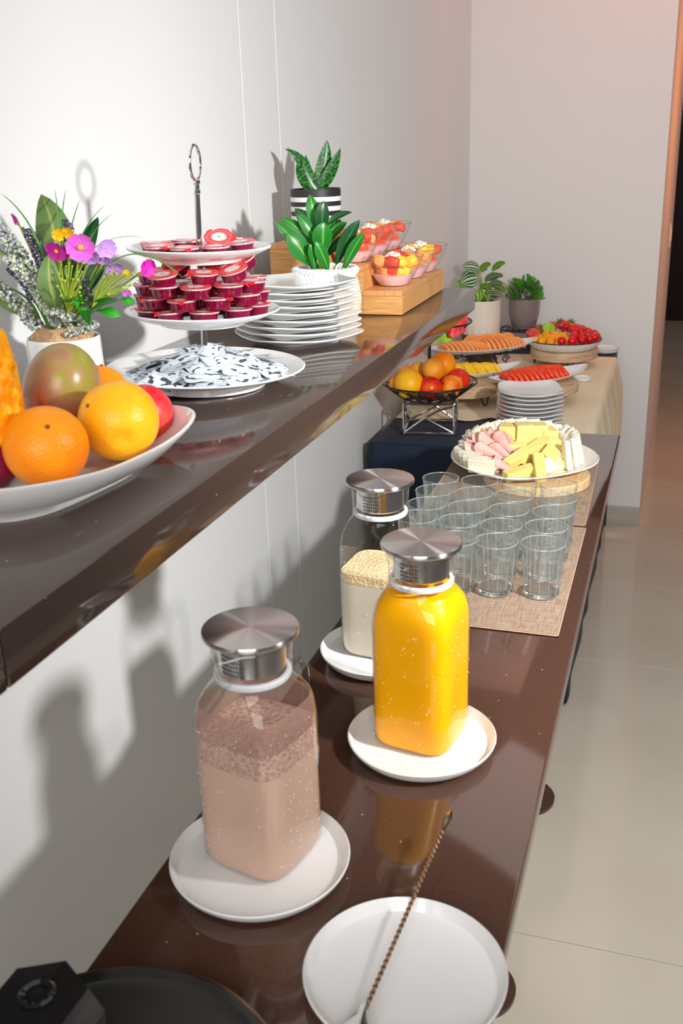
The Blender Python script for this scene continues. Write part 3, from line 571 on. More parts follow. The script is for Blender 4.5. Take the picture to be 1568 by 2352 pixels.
YL = ['yellow cheese stick leaning on the ham side of the pile', 'frontmost yellow cheese stick lying at the plate front', 'yellow cheese stick standing upright at the plate front', 'short yellow cheese piece under the front sticks', 'yellow cheese stick above the small chunks at the center', 'small yellow cheese chunk beside the white wedges, lower one', 'small yellow cheese chunk beside the white wedges, upper one', 'flat yellow cheese stick under the small chunks', 'big yellow cheese cube topping the pile, front cube', 'yellow cheese cube topping the pile, wall side', 'yellow cheese cube topping the pile, open side', 'yellow cheese cube half hidden behind the top cubes', 'yellow cheese stick buried in the middle of the pile', 'yellow cheese stick below the top cubes, open side', 'yellow cheese stick below the top cubes, ham side', 'yellow cheese piece directly under the top cubes', 'yellow cheese stick buried under the small chunks', 'yellow cheese piece hidden behind the top cubes']
for (u, v, z, rz, rx, ry, k), lb in zip(YC, YL): cheese(sticks[k], u, v, z, rz, rx, ry, lb, 'cheese', 'yellow cheese pieces on the platter')
# white cheese: leaning slices round the far rim, tall wedges fanned on the open side, flat ones in front
big_w = G().add([(-0.031, -0.0055, 0), (0.031, -0.0055, 0), (0.031, 0.0055, 0), (-0.031, 0.0055, 0), (0.012, -0.005, 0.056), (0.020, -0.005, 0.056), (0.020, 0.005, 0.056), (0.012, 0.005, 0.056)], [(0, 3, 2, 1), (4, 5, 6, 7), (0, 1, 5, 4), (1, 2, 6, 5), (2, 3, 7, 6), (3, 0, 4, 7)]).mesh('cheese_wedge', M['cheese_w'], smooth=False)
slc = G().box(-0.026, 0.026, -0.005, 0.005, 0, 0.030, 0.001, 1).mesh('cheese_slice', M['cheese_w'])
for i in range(13):
    a = math.radians(196 - i * 12.5); rr = (0.118 if 3 < i < 12 else 0.112)
    cheese(slc, rr * math.cos(a) * 0.92, rr * math.sin(a) + 0.012, 0.010 + (0.016 if i > 1 else 0.004) * math.sin(a + 0.2), a - PI / 2 + 0.45, -0.45, 0, 'white cheese slice on the far rim of the platter, %s from the wall' % ORD[i], 'cheese', 'white cheese pieces on the platter')
for i in range(10):
    a = math.radians(66 - i * 11); cheese(slc, 0.082 * math.cos(a), 0.090 * math.sin(a) + 0.012, 0.024, a - PI / 2 + 0.5, -0.4, 0, 'white cheese slice of the inner row behind the yellow cubes, %s from the back' % ORD[i], 'cheese', 'white cheese pieces on the platter')
for i in range(7):
    a = math.radians(30 - i * 11); cheese(big_w, 0.098 * math.cos(a) - 0.004, 0.092 * math.sin(a) - 0.004, 0.009, a - 0.30 - 0.08 * i, 0.10, 0, 'tall white cheese wedge fanned on the platter open side, %s from the back' % ORD[i], 'cheese', 'white cheese pieces on the platter')
for i in range(5):
    cheese(slc, 0.046 + 0.013 * i, -0.096 + 0.013 * i, 0.010, 0.70 + 0.06 * i, -0.75, 0, 'white cheese wedge lying at the platter front, %s from the yellow sticks' % ORD[i], 'cheese', 'white cheese pieces on the platter')
for i in range(4):
    cheese(slc, -0.112 + 0.006 * i, -0.010 - 0.026 * i, 0.009, 2.4 + 0.12 * i, -0.3, 0, 'white cheese slice at the platter rim by the ham, %s from the back' % ORD[i], 'cheese', 'white cheese pieces on the platter')
def ham_roll(l=0.054):
    g = G(); m = 26; rings = []
    for i in range(9):
        f = i / 8; r = []
        for j in range(m):
            q = j / (m - 1); a = q * 1.45 * 2 * PI + 0.6; rad = (0.0065 + 0.0125 * f) * (0.5 + 0.5 * q); r.append(((f - 0.5) * l + 0.006 * math.sin(a * 1.5) * f, rad * math.cos(a), rad * math.sin(a) * 0.72))
        rings.append(r)
    g.loft(rings, False, False, closed=False); me = g.mesh('ham_roll', M['ham'], angle=3)
    e = G().tube(rings[-1], 0.0008, 5); return me, e.mesh('rind', M['hamedge'])
hm, he = ham_roll()
HL = [(-0.052, -0.088, 0.020, 2.5, 0.25), (-0.080, -0.076, 0.020, 2.2, 0.2), (-0.046, -0.052, 0.034, 2.3, 0.35), (-0.072, -0.044, 0.034, 2.6, 0.3), (-0.040, -0.022, 0.044, 2.0, 0.35), (-0.066, -0.016, 0.044, 2.4, 0.35), (-0.078, 0.008, 0.042, 2.7, 0.3), (-0.050, 0.014, 0.046, 2.2, 0.4), (-0.026, 0.006, 0.048, 1.8, 0.35), (-0.092, -0.02, 0.028, 2.9, 0.2), (-0.060, -0.06, 0.016, 0.3, 0.0), (-0.03, -0.04, 0.024, 0.9, 0.0)]
for i, (u, v, z, rz, ti) in enumerate(HL):
    p = RTc * u + DPc * v
    t = thing('ham_roll', 'rolled pink ham slice with brown rind, %s of the rolls from the platter front' % ORD[i], 'ham', (CX + p.x, CY + p.y, CZ + z), (0.5 * i, -ti, RZ + rz), 'rolled ham slices')
    place(hm, 'slice', t); place(he, 'rind', t)

RT = Vector((0.9515, 0.307, 0)).normalized(); DP = Vector((-0.307, 0.9515, 0)).normalized()   # along / across the view, used to order neighbours in labels
def order(pts):
    s_ = sorted(range(len(pts)), key=lambda i: pts[i][0] * RT.x + pts[i][1] * RT.y); o = [0] * len(pts)
    for r, i in enumerate(s_): o[i] = r
    return o
# ------------------------------------------------------------------ ledge: fruit platter
FX, FY = -0.198, 0.806
def fring(wd, z, lift=0.0):
    return [tuple(Matrix.Rotation(math.radians(38 - 45), 3, 'Z') @ Vector(p)) for p in sqring(wd, 3.6, z, 96, 1.0, lift)]
fp = G().loft([fring(0.105, 0.0), fring(0.112, 0.0), fring(0.116, 0.007), fring(0.14, 0.016, 0.004), fring(0.164, 0.038, 0.008), fring(0.165, 0.041, 0.008), fring(0.162, 0.0415, 0.008), fring(0.150, 0.029, 0.004), fring(0.12, 0.0155), fring(0.06, 0.013)])
tag(fp.ob('fruit_platter', M['ceramic'], loc=(FX, FY, ZS + 0.0003)), 'large white square platter of whole fruit at the ledge end', 'plate')
def citrus(name, mkey, r, loc, label, cat='orange', dents=(), sc=(1, 1, 1), rot=(0, 0, 0)):
    t = thing(name, label, cat, loc, rot)
    ds = [Vector(d[0]).normalized() for d in dents]
    def shp(d):
        k = 1.0
        for dv, (_, wd, dep) in zip(ds, dents):
            a = max(0, 1 - (d - dv).length / wd); k -= dep * a * a * (3 - 2 * a)
        return k
    G().ball(r, (0, 0, 0), 48, 32, shp, sc).ob('peel', M[mkey], t)
    if dents:
        dv = ds[-1]; c = dv * (r * shp(dv)); g = G().ball(0.0022, tuple(c), 8, 6); g.ob('stem_scar', M['dimple'], t)
    return t
citrus('orange', 'orange', 0.0385, (-0.113, 0.755, 1.2855), 'bright orange at the front rim of the fruit platter', dents=[((0.5, -0.55, 0.68), 0.16, 0.02)], sc=(1, 1, 0.97))
citrus('orange', 'orange2', 0.0395, (-0.088, 0.843, 1.2885), 'large yellow orange with a dent at the platter tip', dents=[((0.55, -0.78, -0.22), 0.34, 0.12), ((-0.35, -0.75, 0.55), 0.14, 0.015)])
citrus('orange', 'orange', 0.036, (-0.172, 0.945, 1.283), 'orange half hidden behind the mango and the yellow orange', dents=[((0.1, 0.2, 0.9), 0.16, 0.02)])
citrus('mango', 'mango', 0.0385, (-0.173, 0.880, 1.3065), 'green and purple mango with brown specks', 'mango', dents=[((-0.3, -0.2, 0.9), 0.12, 0.01)], sc=(1.02, 1.12, 1.30), rot=(0.15, 0.25, 0.3))
citrus('red_fruit', 'redskin', 0.031, (-0.103, 0.921, 1.2735), 'speckled red fruit behind the yellow orange', 'fruit', dents=[((0, 0, 1), 0.2, 0.04)], sc=(1, 1, 1.05))
citrus('plum', 'plum', 0.024, (-0.148, 0.812, 1.268), 'dark plum between the two front oranges', 'plum', dents=[((0, 0, 1), 0.25, 0.05)])
citrus('plum', 'plum', 0.022, (-0.170, 0.752, 1.2655), 'dark plum between the pineapple and the front orange', 'plum', dents=[((0, 0, 1), 0.25, 0.05)])
pn = thing('pineapple', 'peeled orange pineapple standing at the near end of the fruit platter', 'pineapple', (-0.188, 0.768, ZS + 0.0142), (0.03, -0.03, 0))
def pshape(th, r, z): return 0.0030 * (abs(math.cos(4 * th + z * 95) * math.cos(4 * th - z * 95)) ** 0.6 - 0.5) + 0.0012 * math.sin(17 * th + 9 * math.sin(60 * z)) + 0.0008 * math.sin(400 * z + 5 * th)
prof = [(0.0, 0.0)] + [(0.041 * (1 - abs(2 * (i / 40) - 1) ** 2.6) ** 0.5 * (1.0), 0.001 + 0.166 * i / 40) for i in range(1, 40)] + [(0.0, 0.1672)]
G().lathe(prof, 90, mod=pshape, caps=False).ob('flesh', M['pine_skin'], pn)
g = G()
for i in range(90):
    th, z = rnd(0, 2 * PI), rnd(0.02, 0.13); r = 0.041 * (1 - abs(2 * (z / 0.166) - 1) ** 2.6) ** 0.5
    d = Vector((math.cos(th), math.sin(th), 0)); p = d * r + Vector((0, 0, z)); g.blade([p, p + d * 0.004 + Vector((0, 0, 0.003)), p + d * 0.006 + Vector((0, 0, rnd(0.002, 0.007)))], lambda t: 0.0009 * (1 - t), Vector((-d.y, d.x, 0)), 0, 3)
g.ob('bristles', M['oats'], pn, kind='stuff')

# ------------------------------------------------------------------ ledge: flower arrangement
FA = thing('flower_arrangement', 'artificial flower arrangement with lavender sprigs in a white faceted pot', 'flowers', (-0.280, 1.055, ZS), (0, 0, math.atan2(0.307, 0.951)))
G().lathe([(0, 0), (0.040, 0), (0.042, 0.003), (0.0445, 0.05), (0.0435, 0.095), (0.0425, 0.098), (0.0405, 0.097), (0.040, 0.085), (0, 0.085)], 48, mod=lambda t, r, z: 0.0007 * abs(math.cos(8 * t)) if z > 0.001 else 0).ob('pot', M['ceramic'], FA)
def burl(t, r, z): return 0.003 * math.sin(5 * t + 40 * z)
G().lathe([(0.041, 0.088), (0.036, 0.100), (0.024, 0.110), (0.012, 0.106), (0.0, 0.100)], 48, mod=burl, caps=False).ob('burlap_wrap', M['burlap'], FA)
PF = 1884.0
def fa(px, py, d=0.0): return Vector(((px - 147) / PF, d, 0.099 + (770 - py) / PF))
def curve(p0, p1, bend, n=10):
    p0, p1, b = Vector(p0), Vector(p1), Vector(bend); return [p0.lerp(p1, i / n) + b * (4 * (i / n) * (1 - i / n)) for i in range(n + 1)]
def leafw(w_): return lambda t: w_ * (math.sin(PI * min(1, t * 0.97 + 0.03)) ** 0.8)
big = [('leaf_olive', (140, 690), (130, 462, ), 42, 0.012, 0.03), ('leaf_olive', (150, 740), (150, 582), 26, -0.02, -0.02), ('leaf_olive', (95, 745), (-40, 672), 22, 0.0, 0.02), ('leaf_bright', (170, 700), (232, 690), 22, -0.03, -0.02), ('leaf_bright', (225, 712), (330, 690), 26, -0.03, -0.01), ('leaf_bright', (205, 720), (300, 720), 19, -0.035, -0.01), ('leaf_bright', (215, 745), (222, 700), 12, -0.03, -0.01), ('leaf_dark', (150, 690), (245, 515), 20, 0.025, 0.02), ('leaf_dark', (120, 700), (35, 630), 16, 0.02, 0.02), ('leaf_dark', (190, 700), (262, 600), 18, 0.015, 0.0), ('leaf_dark', (140, 720), (160, 600), 20, 0.02, 0.02)]
for k, a, b, w_, d, bd in big:
    G().blade(curve(fa(*a, d * 0.4), fa(*b, d), (0, bd, 0.006), 12), leafw(w_ / PF), (1, 0.25, 0), 0.2).ob('leaf', M[k], FA)
for a, b, bd, d in [((140, 740), (55, 457), (0.012, 0, 0.02), -0.01), ((150, 740), (187, 455), (-0.004, 0.0, 0.01), 0.01), ((155, 740), (168, 452), (0.003, 0, 0.01), 0.0), ((150, 740), (210, 478), (-0.004, 0, 0.01), 0.02), ((175, 730), (293, 505), (-0.006, 0, 0.02), 0.0), ((160, 740), (265, 490), (-0.01, 0, 0.015), 0.02), ((175, 745), (440, 642), (-0.004, -0.0, 0.05), -0.03), ((170, 750), (378, 618), (0.005, 0, 0.0), -0.03), ((120, 745), (-8, 480), (0.006, 0, 0.015), 0.01), ((115, 745), (0, 555), (0.01, 0, 0.01), 0.0), ((150, 745), (335, 562), (-0.015, 0, 0.03), 0.03), ((100, 745), (10, 650), (0.01, 0, 0.01), -0.01), ((160, 740), (340, 640), (0.0, 0, 0.01), -0.02)]:
    wd = 0.0042 if b[0] == 440 else 0.0022
    G().blade(curve(fa(*a, 0), fa(*b, d), bd, 16), lambda t, wd=wd: wd * (1 - t) ** 0.6 + 0.0002, (0.6, 0.8, 0.2), 0.35, 3).ob('grass_blade', M['grass'], FA)
def sprig(name, mk, a, b, r0, n, size, d=0.0, bend=(0.006, 0, 0.0)):
    c = curve(fa(*a, 0), fa(*b, d), bend, 24); g = G()
    for i in range(n):
        f = rnd(0, 1); k = int(f * 23.99); p = c[k].lerp(c[k + 1], rnd(0, 1)); an = rnd(0, 2 * PI); rr = r0 * (1 - 0.35 * f) * math.sqrt(rnd(0.3, 1)); s_ = size * rnd(0.7, 1.35)
        g.ball(s_, (p.x + rr * math.cos(an), p.y + rr * math.sin(an), p.z + rnd(-0.002, 0.002)), 7, 5)
    s_ = g.ob(name, M[mk], FA, kind='stuff')
    G().tube(curve(fa(118, 765, 0), c[0], (0, 0, 0.004), 6) + c, 0.0011, 6).ob('sprig_stem', M['stem'], s_)
sprig('berry_sprig', 'berry_mix', (125, 700), (16, 488), 0.013, 430, 0.0024, -0.015, (0.004, 0, 0))
sprig('berry_sprig', 'berry_mix', (150, 760), (62, 590), 0.010, 300, 0.0022, -0.028, (0.004, 0, 0))
sprig('berry_sprig', 'berry_mix', (92, 755), (-14, 612), 0.011, 260, 0.0022, -0.012, (0.004, 0, 0))
sprig('berry_sprig', 'berry_mix', (185, 760), (140, 700), 0.012, 120, 0.0022, -0.03)
sprig('berry_sprig', 'berry_mix', (215, 745), (175, 760), 0.009, 90, 0.0020, -0.03)
sprig('lavender_sprig', 'berry_dark', (118, 640), (88, 535), 0.010, 380, 0.0014, 0.01)
sprig('lavender_sprig', 'berry_dark', (90, 690), (45, 620), 0.008, 260, 0.0014, 0.0)
sprig('lavender_sprig', 'berry_dark', (176, 560), (174, 522), 0.006, 130, 0.0013, 0.015)
sprig('lavender_sprig', 'berry_dark', (205, 720), (212, 640), 0.006, 130, 0.0012, -0.01)
def blossom(mk, px, py, r, d, tilt=(0, 0, 0), n=6, center=True, stem=True):
    p = fa(px, py, d)
    g = G()
    for k in range(n):
        a = 2 * PI * k / n; e = Vector((math.cos(a), 0, math.sin(a))); s_ = Vector((-math.sin(a), 0, math.cos(a)))
        pts = [e * (r * f) + Vector((0, -r * (0.25 * f - 0.1 * math.sin(PI * f)) + 0.0008 * (k % 2), 0)) for f in (0.05, 0.3, 0.55, 0.8, 0.95, 1.0)]
        g.blade(pts, lambda t: r * 0.44 * (0.35 + 0.65 * math.sin(PI * (0.12 + 0.62 * t))), s_, 0.12, 5)
    f_ = g.ob('blossom', M[mk], FA, tuple(p), tilt)
    if center: G().ball(r * 0.2, (0, -r * 0.12, 0), 12, 8, sc=(1, 0.7, 1)).ob('blossom_eye', M['petal_yel'], f_)
    if stem: G().tube(curve(fa(150, 755, 0), p + Vector((0, 0.003, 0)), (0, 0.004, 0), 8), 0.0013, 6).ob('flower_stem', M['stem_y'], FA)
blossom('petal_pink', 226, 570, 31 / PF, -0.034, (0.25, 0, 0.1))
blossom('petal_mag', 172, 577, 24 / PF, -0.030, (0.5, 0.3, -0.2))
blossom('petal_mag', 198, 578, 18 / PF, -0.026, (0.6, 0.3, 0.3))
blossom('petal_lil', 240, 590, 22 / PF, -0.026, (0.7, 0.4, 0.3), center=False)
blossom('petal_lil', 273, 578, 23 / PF, -0.018, (0.3, 0.2, 0.7), center=False)
blossom('petal_lil', 290, 618, 20 / PF, -0.024, (0.9, 0.2, 0.6), center=False)
blossom('petal_lil', 268, 602, 16 / PF, -0.018, (0.9, 0.2, 0.2), center=False)
blossom('petal_mag', 362, 620, 20 / PF, -0.024, (0.2, 0.6, 0.9), center=False)
blossom('petal_mag', 74, 512, 14 / PF, 0.0, (0.3, 0.2, -0.9), center=False)
blossom('petal_pink', 315, 672, 10 / PF, -0.03, (0.6, 0.2, 0.3), center=False, stem=False)
blossom('petal_yel', 170, 545, 15 / PF, -0.012, (0.4, 0, 0.2), 5, False)
blossom('petal_yel', 193, 543, 14 / PF, -0.012, (0.3, 0, -0.2), 5, False)
blossom('petal_yel', 12, 560, 16 / PF, -0.005, (0.4, 0.2, -0.4), 5, False)
blossom('petal_yel', 316, 628, 8 / PF, -0.025, (0.4, 0, 0.2), 5, False, False)
g = G()
for i in range(46):
    a = fa(180, 710, -0.03); b = fa(rnd(170, 225), rnd(600, 690), rnd(-0.045, -0.02)) if i < 28 else fa(rnd(265, 345), rnd(620, 680), rnd(-0.04, -0.015)); g.tube(curve(a if i < 28 else fa(235, 700, -0.03), b, (0, 0, 0.004), 5), 0.0007, 4); g.ball(rnd(0.0012, 0.0022), tuple(b), 6, 5)
g.ob('filler_twigs', M['stem_y'], FA, kind='stuff')

# ------------------------------------------------------------------ ledge: three tier stand
SX, SY = -0.181, 1.234; TH = 0.024
TS = thing('tiered_stand', 'three tier white plate stand with chrome pole and ring handle', 'stand', (SX, SY, ZS + 0.0022), (-0.307 * TH, 0.951 * TH, 0))
def tier(r, z, foot=True):
    pr_ = [(0.0, z - 0.018), (r * 0.55, z - 0.018), (r * 0.58, z - 0.014), (r * 0.8, z - 0.009), (r * 0.985, z - 0.0008), (r, z + 0.001), (r * 0.985, z + 0.0024), (r * 0.8, z - 0.004), (r * 0.6, z - 0.0115), (0.0, z - 0.0125)]
    if foot: pr_ = [(0.0, z - 0.0245), (r * 0.58, z - 0.0245), (r * 0.60, z - 0.0235), (r * 0.60, z - 0.0175)] + pr_[3:]
    return G().lathe(pr_, 80)
tier(0.137, 0.0245).ob('base_plate', M['ceramic'], TS); tier(0.104, 0.102, False).ob('middle_plate', M['ceramic'], TS); tier(0.095, 0.1835, False).ob('top_plate', M['ceramic'], TS)
G().lathe([(0.0, 0.012), (0.0042, 0.012), (0.0042, 0.250), (0.0052, 0.251), (0.0052, 0.255), (0.0042, 0.256), (0.0042, 0.262), (0.0055, 0.263), (0.0055, 0.267), (0.003, 0.270), (0, 0.270)], 24).ob('pole', M['chrome'], TS)
rg = [(0.0195 * math.sin(2 * PI * i / 40) * -0.105, 0.0195 * math.sin(2 * PI * i / 40) * 0.995, 0.2885 - 0.0215 * math.cos(2 * PI * i / 40)) for i in range(40)]
G().tube(rg, 0.0019, 8, closed=True).ob('ring_handle', M['chrome'], TS)
# jelly cups
cupb = G().lathe([(0.0, 0.0), (0.0148, 0.0), (0.0155, 0.0008), (0.0160, 0.004), (0.0175, 0.0115), (0.0178, 0.0122), (0, 0.0122)], 28).mesh('cup', M['jelly'])
cupr = G().lathe([(0.0176, 0.0118), (0.0192, 0.0122), (0.0196, 0.0130), (0.0194, 0.0142), (0.0176, 0.0143), (0.0176, 0.0118)], 28, caps=False).mesh('rim', M['cuprim'])
gl = G(); r0 = [(0.0205 * (1 + 0.03 * math.sin(5 * a) + 0.02 * math.sin(9 * a + 1)) * math.cos(a), 0.0205 * (1 + 0.03 * math.sin(5 * a) + 0.02 * math.sin(9 * a + 1)) * math.sin(a), 0.0147 - 0.0006 * math.cos(3 * a)) for a in [2 * PI * j / 28 for j in range(28)]]
gl.loft([[(p[0] * k, p[1] * k, (0.0149 if k < 0.9 else p[2]) + (0.0004 if k < 0.5 else 0)) for p in r0] for k in (1.0, 0.85, 0.5, 0.05)], False, True)
cupl = gl.mesh('foil_lid', M['foil'], angle=2)
cupt = G().blade([(0.0185, 0, 0.0147), (0.0225, 0.001, 0.0145), (0.0262, 0.002, 0.0115)], lambda t: 0.0055 * (1 - 0.55 * t), (0, 1, 0), 0.1, 3).mesh('peel_tab', M['foilred'])
CUPS = []
def cup(x, y, z, tilt=(0, 0), rz=None, tab=True, key='', lab=None):
    CUPS.append((x, y, z, tilt, rnd(0, 6.28) if rz is None else rz, tab, key, lab))
Z1 = ZS + 0.102 - 0.0120; Z2 = ZS + 0.1835 - 0.0120
lean = lambda z: RT * (TH * (z - ZS))
for L_ in range(3):
    for k in range(10):
        a = 2 * PI * (k + 0.4 * L_) / 10 + 0.15; r = 0.0725 - 0.001 * L_
        cup(SX + r * math.cos(a) + 0.0012, SY + r * math.sin(a), Z1 + 0.0082 + 0.0155 * L_, (rnd(-.05, .05), rnd(-.05, .05)), None, True, 'mid%d' % L_)
    if L_ < 3:
        for k in range(4):
            a = 2 * PI * k / 4 + 0.5; cup(SX + 0.031 * math.cos(a), SY + 0.031 * math.sin(a), Z1 + 0.0155 * L_ + 0.0075, (rnd(-.05, .05), rnd(-.05, .05)), None, True, 'midin%d' % L_)
for dx, dd, dz, tx, tyy in [(-0.058, -0.030, 0.051, 0.10, -0.12), (-0.040, -0.055, 0.050, 0.16, -0.05), (-0.026, -0.008, 0.062, 0.5, -0.25), (0.022, 0.012, 0.060, 0.42, -0.10), (0.010, -0.045, 0.050, 0.1, 0.05), (0.060, 0.006, 0.064, 0.35, -0.32), (0.050, -0.040, 0.053, 0.22, -0.2)]:
    p = Vector((SX, SY, 0)) + RT * dx + DP * dd; cup(p.x, p.y, Z1 + dz + 0.0045, (tx, tyy), None, True, 'midtop')
for dx, dd, dz, tx, tyy in [(-0.047, -0.034, 0.003, 0.05, 0.0), (-0.012, -0.048, 0.001, 0.03, 0.0), (0.026, -0.040, 0.001, 0.02, 0.0), (0.056, -0.008, 0.003, 0.06, -0.06), (-0.022, 0.030, 0.003, 0.0, 0.0), (0.024, 0.024, 0.0085, 0.45, 0.05), (-0.060, 0.010, 0.003, 0.0, 0.0), (0.034, 0.052, 0.003, -0.1, 0.0)]:
    p = Vector((SX, SY, 0)) + RT * dx + DP * dd; cup(p.x, p.y, Z2 + dz + 0.0035, (tx, tyy), None, True, 'top')
WH = {'mid0': 'in bottom layer, middle tier', 'mid1': 'in second layer, middle tier', 'mid2': 'in third layer, middle tier', 'midin0': 'around the pole, bottom layer of middle tier', 'midin1': 'around the pole, second layer of middle tier', 'midin2': 'around the pole, third layer of middle tier', 'midtop': 'tilted atop the middle tier', 'top': 'on the top tier'}
root = None
for key in ('mid0', 'mid1', 'mid2', 'midin0', 'midin1', 'midin2', 'midtop', 'top'):
    cs = [c for c in CUPS if c[6] == key]; front = [c for c in cs if (c[0] - SX) * DP.x + (c[1] - SY) * DP.y < 0.012]; back = [c for c in cs if c not in front]
    for grp, nm in ((front, 'front'), (back, 'back')):
        od = order(grp)
        for c, o_ in zip(grp, od):
            lb = 'jelly cup %s, %s along its %s' % (WH[key], ORD[o_], nm); ln = lean(c[2])
            if root is None:
                root = thing('jelly_cup', lb, 'jelly cup', (c[0] + ln.x, c[1] + ln.y, c[2]), (0, 0, 0), 'jelly cups on the tiered stand')
                place(cupb, 'cup', root); place(cupr, 'rim', root); place(cupl, 'foil_lid', root); place(cupt, 'peel_tab', root)
                r_ = root
            else: r_ = dup(root, (c[0] + ln.x, c[1] + ln.y, c[2]), (0, 0, 0), lb)
            r_.matrix_world = Matrix.Translation((c[0] + ln.x, c[1] + ln.y, c[2])) @ Matrix.Rotation(c[3][0], 4, RT) @ Matrix.Rotation(c[3][1], 4, DP) @ Matrix.Rotation(c[4], 4, 'Z')
# sachets
sg = G(); a, b = 0.0265, 0.0170; NX, NY = 9, 7
for s_ in (1, -1):
    vs = []; 
    for j in range(NY):
        for i in range(NX):
            u, v = -1 + 2 * i / (NX - 1), -1 + 2 * j / (NY - 1); h = 0.0019 * max(0, 1 - abs(u) ** 3.5) * max(0, 1 - abs(v) ** 3) * (1 if abs(u) < 0.86 and abs(v) < 0.86 else 0.15)
            vs.append((a * u, b * v, s_ * (h + 0.0001) + 0.0006 * math.sin(7 * u + 3 * v)))
    sg.add(vs, [(j * NX + i, j * NX + i + 1, (j + 1) * NX + i + 1, (j + 1) * NX + i) for j in range(NY - 1) for i in range(NX - 1)])
sme = sg.mesh('sachet', M['sachet'], angle=1.5)
SP = []
for L_, (n_, r_) in enumerate(((11, 0.094), (5, 0.040), (10, 0.078), (3, 0.020), (8, 0.058))):
    for k in range(n_):
        a_ = 2 * PI * k / n_ + 0.7 * L_; SP.append((r_ * math.cos(a_) + rnd(-.006, .006), r_ * math.sin(a_) + rnd(-.006, .006), 0.0165 + (0.0035, 0.0225, 0.0100, 0.0300, 0.0170)[L_], L_))
od = order([(p[0], p[1]) for p in SP]); LN = ['bottom', 'inner bottom', 'middle', 'inner upper', 'top']
for L_ in range(5):
    idx = [i for i, p in enumerate(SP) if p[3] == L_]; od = order([(SP[i][0], SP[i][1]) for i in idx])
    for i, o_ in zip(idx, od):
        p = SP[i]; al = math.atan2(p[1], p[0])
        o = place(sme, 'sugar_sachet', None, (SX + p[0], SY + p[1], ZS + p[2] + 0.003 + rnd(0, .002)))
        o.rotation_euler = (Matrix.Rotation(al + PI / 2, 3, 'Z') @ Matrix.Rotation(0.22 + rnd(-.22, .22), 3, 'X') @ Matrix.Rotation(rnd(-.28, .28), 3, 'Y') @ Matrix.Rotation(rnd(-.6, .6), 3, 'Z')).to_euler()
        tag(o, 'blotched sugar sachet, %s layer of the pile, %s from the flowers' % (LN[L_], ORD[o_]), 'sachet', 'sugar sachets on the stand base')

# ------------------------------------------------------------------ ledge: stack of square plates
def sq_plate(w_, lift=0.009, h=0.012):
    R = lambda k, z, n=4.2, l=0.0: sqring(w_ * k, n, z, 72, 1.0, l)
    return G().loft([R(0.62, 0), R(0.64, 0), R(0.655, 0.0035), R(0.85, 0.0065, l=lift * 0.3), R(0.985, h - 0.0015, l=lift), R(1.0, h, l=lift), R(0.99, h + 0.0016, l=lift), R(0.86, 0.0095, l=lift * 0.3), R(0.66, 0.0062), R(0.3, 0.0056)])
pm = sq_plate(0.094, 0.005, 0.0105).mesh('square_plate', M['ceramic'])
N1 = 9
for i in range(N1):
    lb = 'white square plate on the ledge, ' + ('topmost of the stack' if i == N1 - 1 else 'bottom of the stack' if i == 0 else '%s from the top of the stack' % ORD[N1 - 1 - i])
    k = i / (N1 - 1)
    tag(place(pm, 'square_plate', None, (-0.176 - 0.006 * k + rnd(-.003, .003), 1.590 - 0.002 * k + rnd(-.003, .003), ZS + 0.0002 + 0.0108 * i), (0, 0, 0.80 + rnd(-.05, .05) - 0.10 * k)), lb, 'plate', 'square plates stacked on the ledge')

# ------------------------------------------------------------------ ledge: green plant in woven pot
FP = thing('potted_plant', 'leafy green plant in a pale woven pot with white braided rim', 'plant', (-0.172, 1.728, ZS), (0, 0, math.atan2(0.307, 0.951)))
bod = [(0, 0), (0.044, 0), (0.052, 0.006), (0.0615, 0.03), (0.0635, 0.05), (0.060, 0.075), (0.054, 0.092), (0.0515, 0.096), (0.050, 0.094), (0.051, 0.088), (0, 0.086)]
G().lathe(bod, 96, mod=lambda t, r, z: 0.0006 * math.cos(30 * t + 600 * z) if 0.004 < z < 0.09 else 0).ob('pot', M['wovenpot'], FP)
g = G()
for s_ in range(2):
    g.tube([((0.0535 + 0.003 * math.cos(22 * t + s_ * PI)) * math.cos(t), (0.0535 + 0.003 * math.cos(22 * t + s_ * PI)) * math.sin(t), 0.0985 + 0.0035 * math.sin(22 * t + s_ * PI)) for t in [2 * PI * i / 220 for i in range(220)]], 0.0043, 6, closed=True)
g.ob('braided_rim', M['braid'], FP)
PG = 1290.0
def fg(px, py, d=0.0): return Vector(((px - 747) / PG, d, 0.092 + (622 - py) / PG))
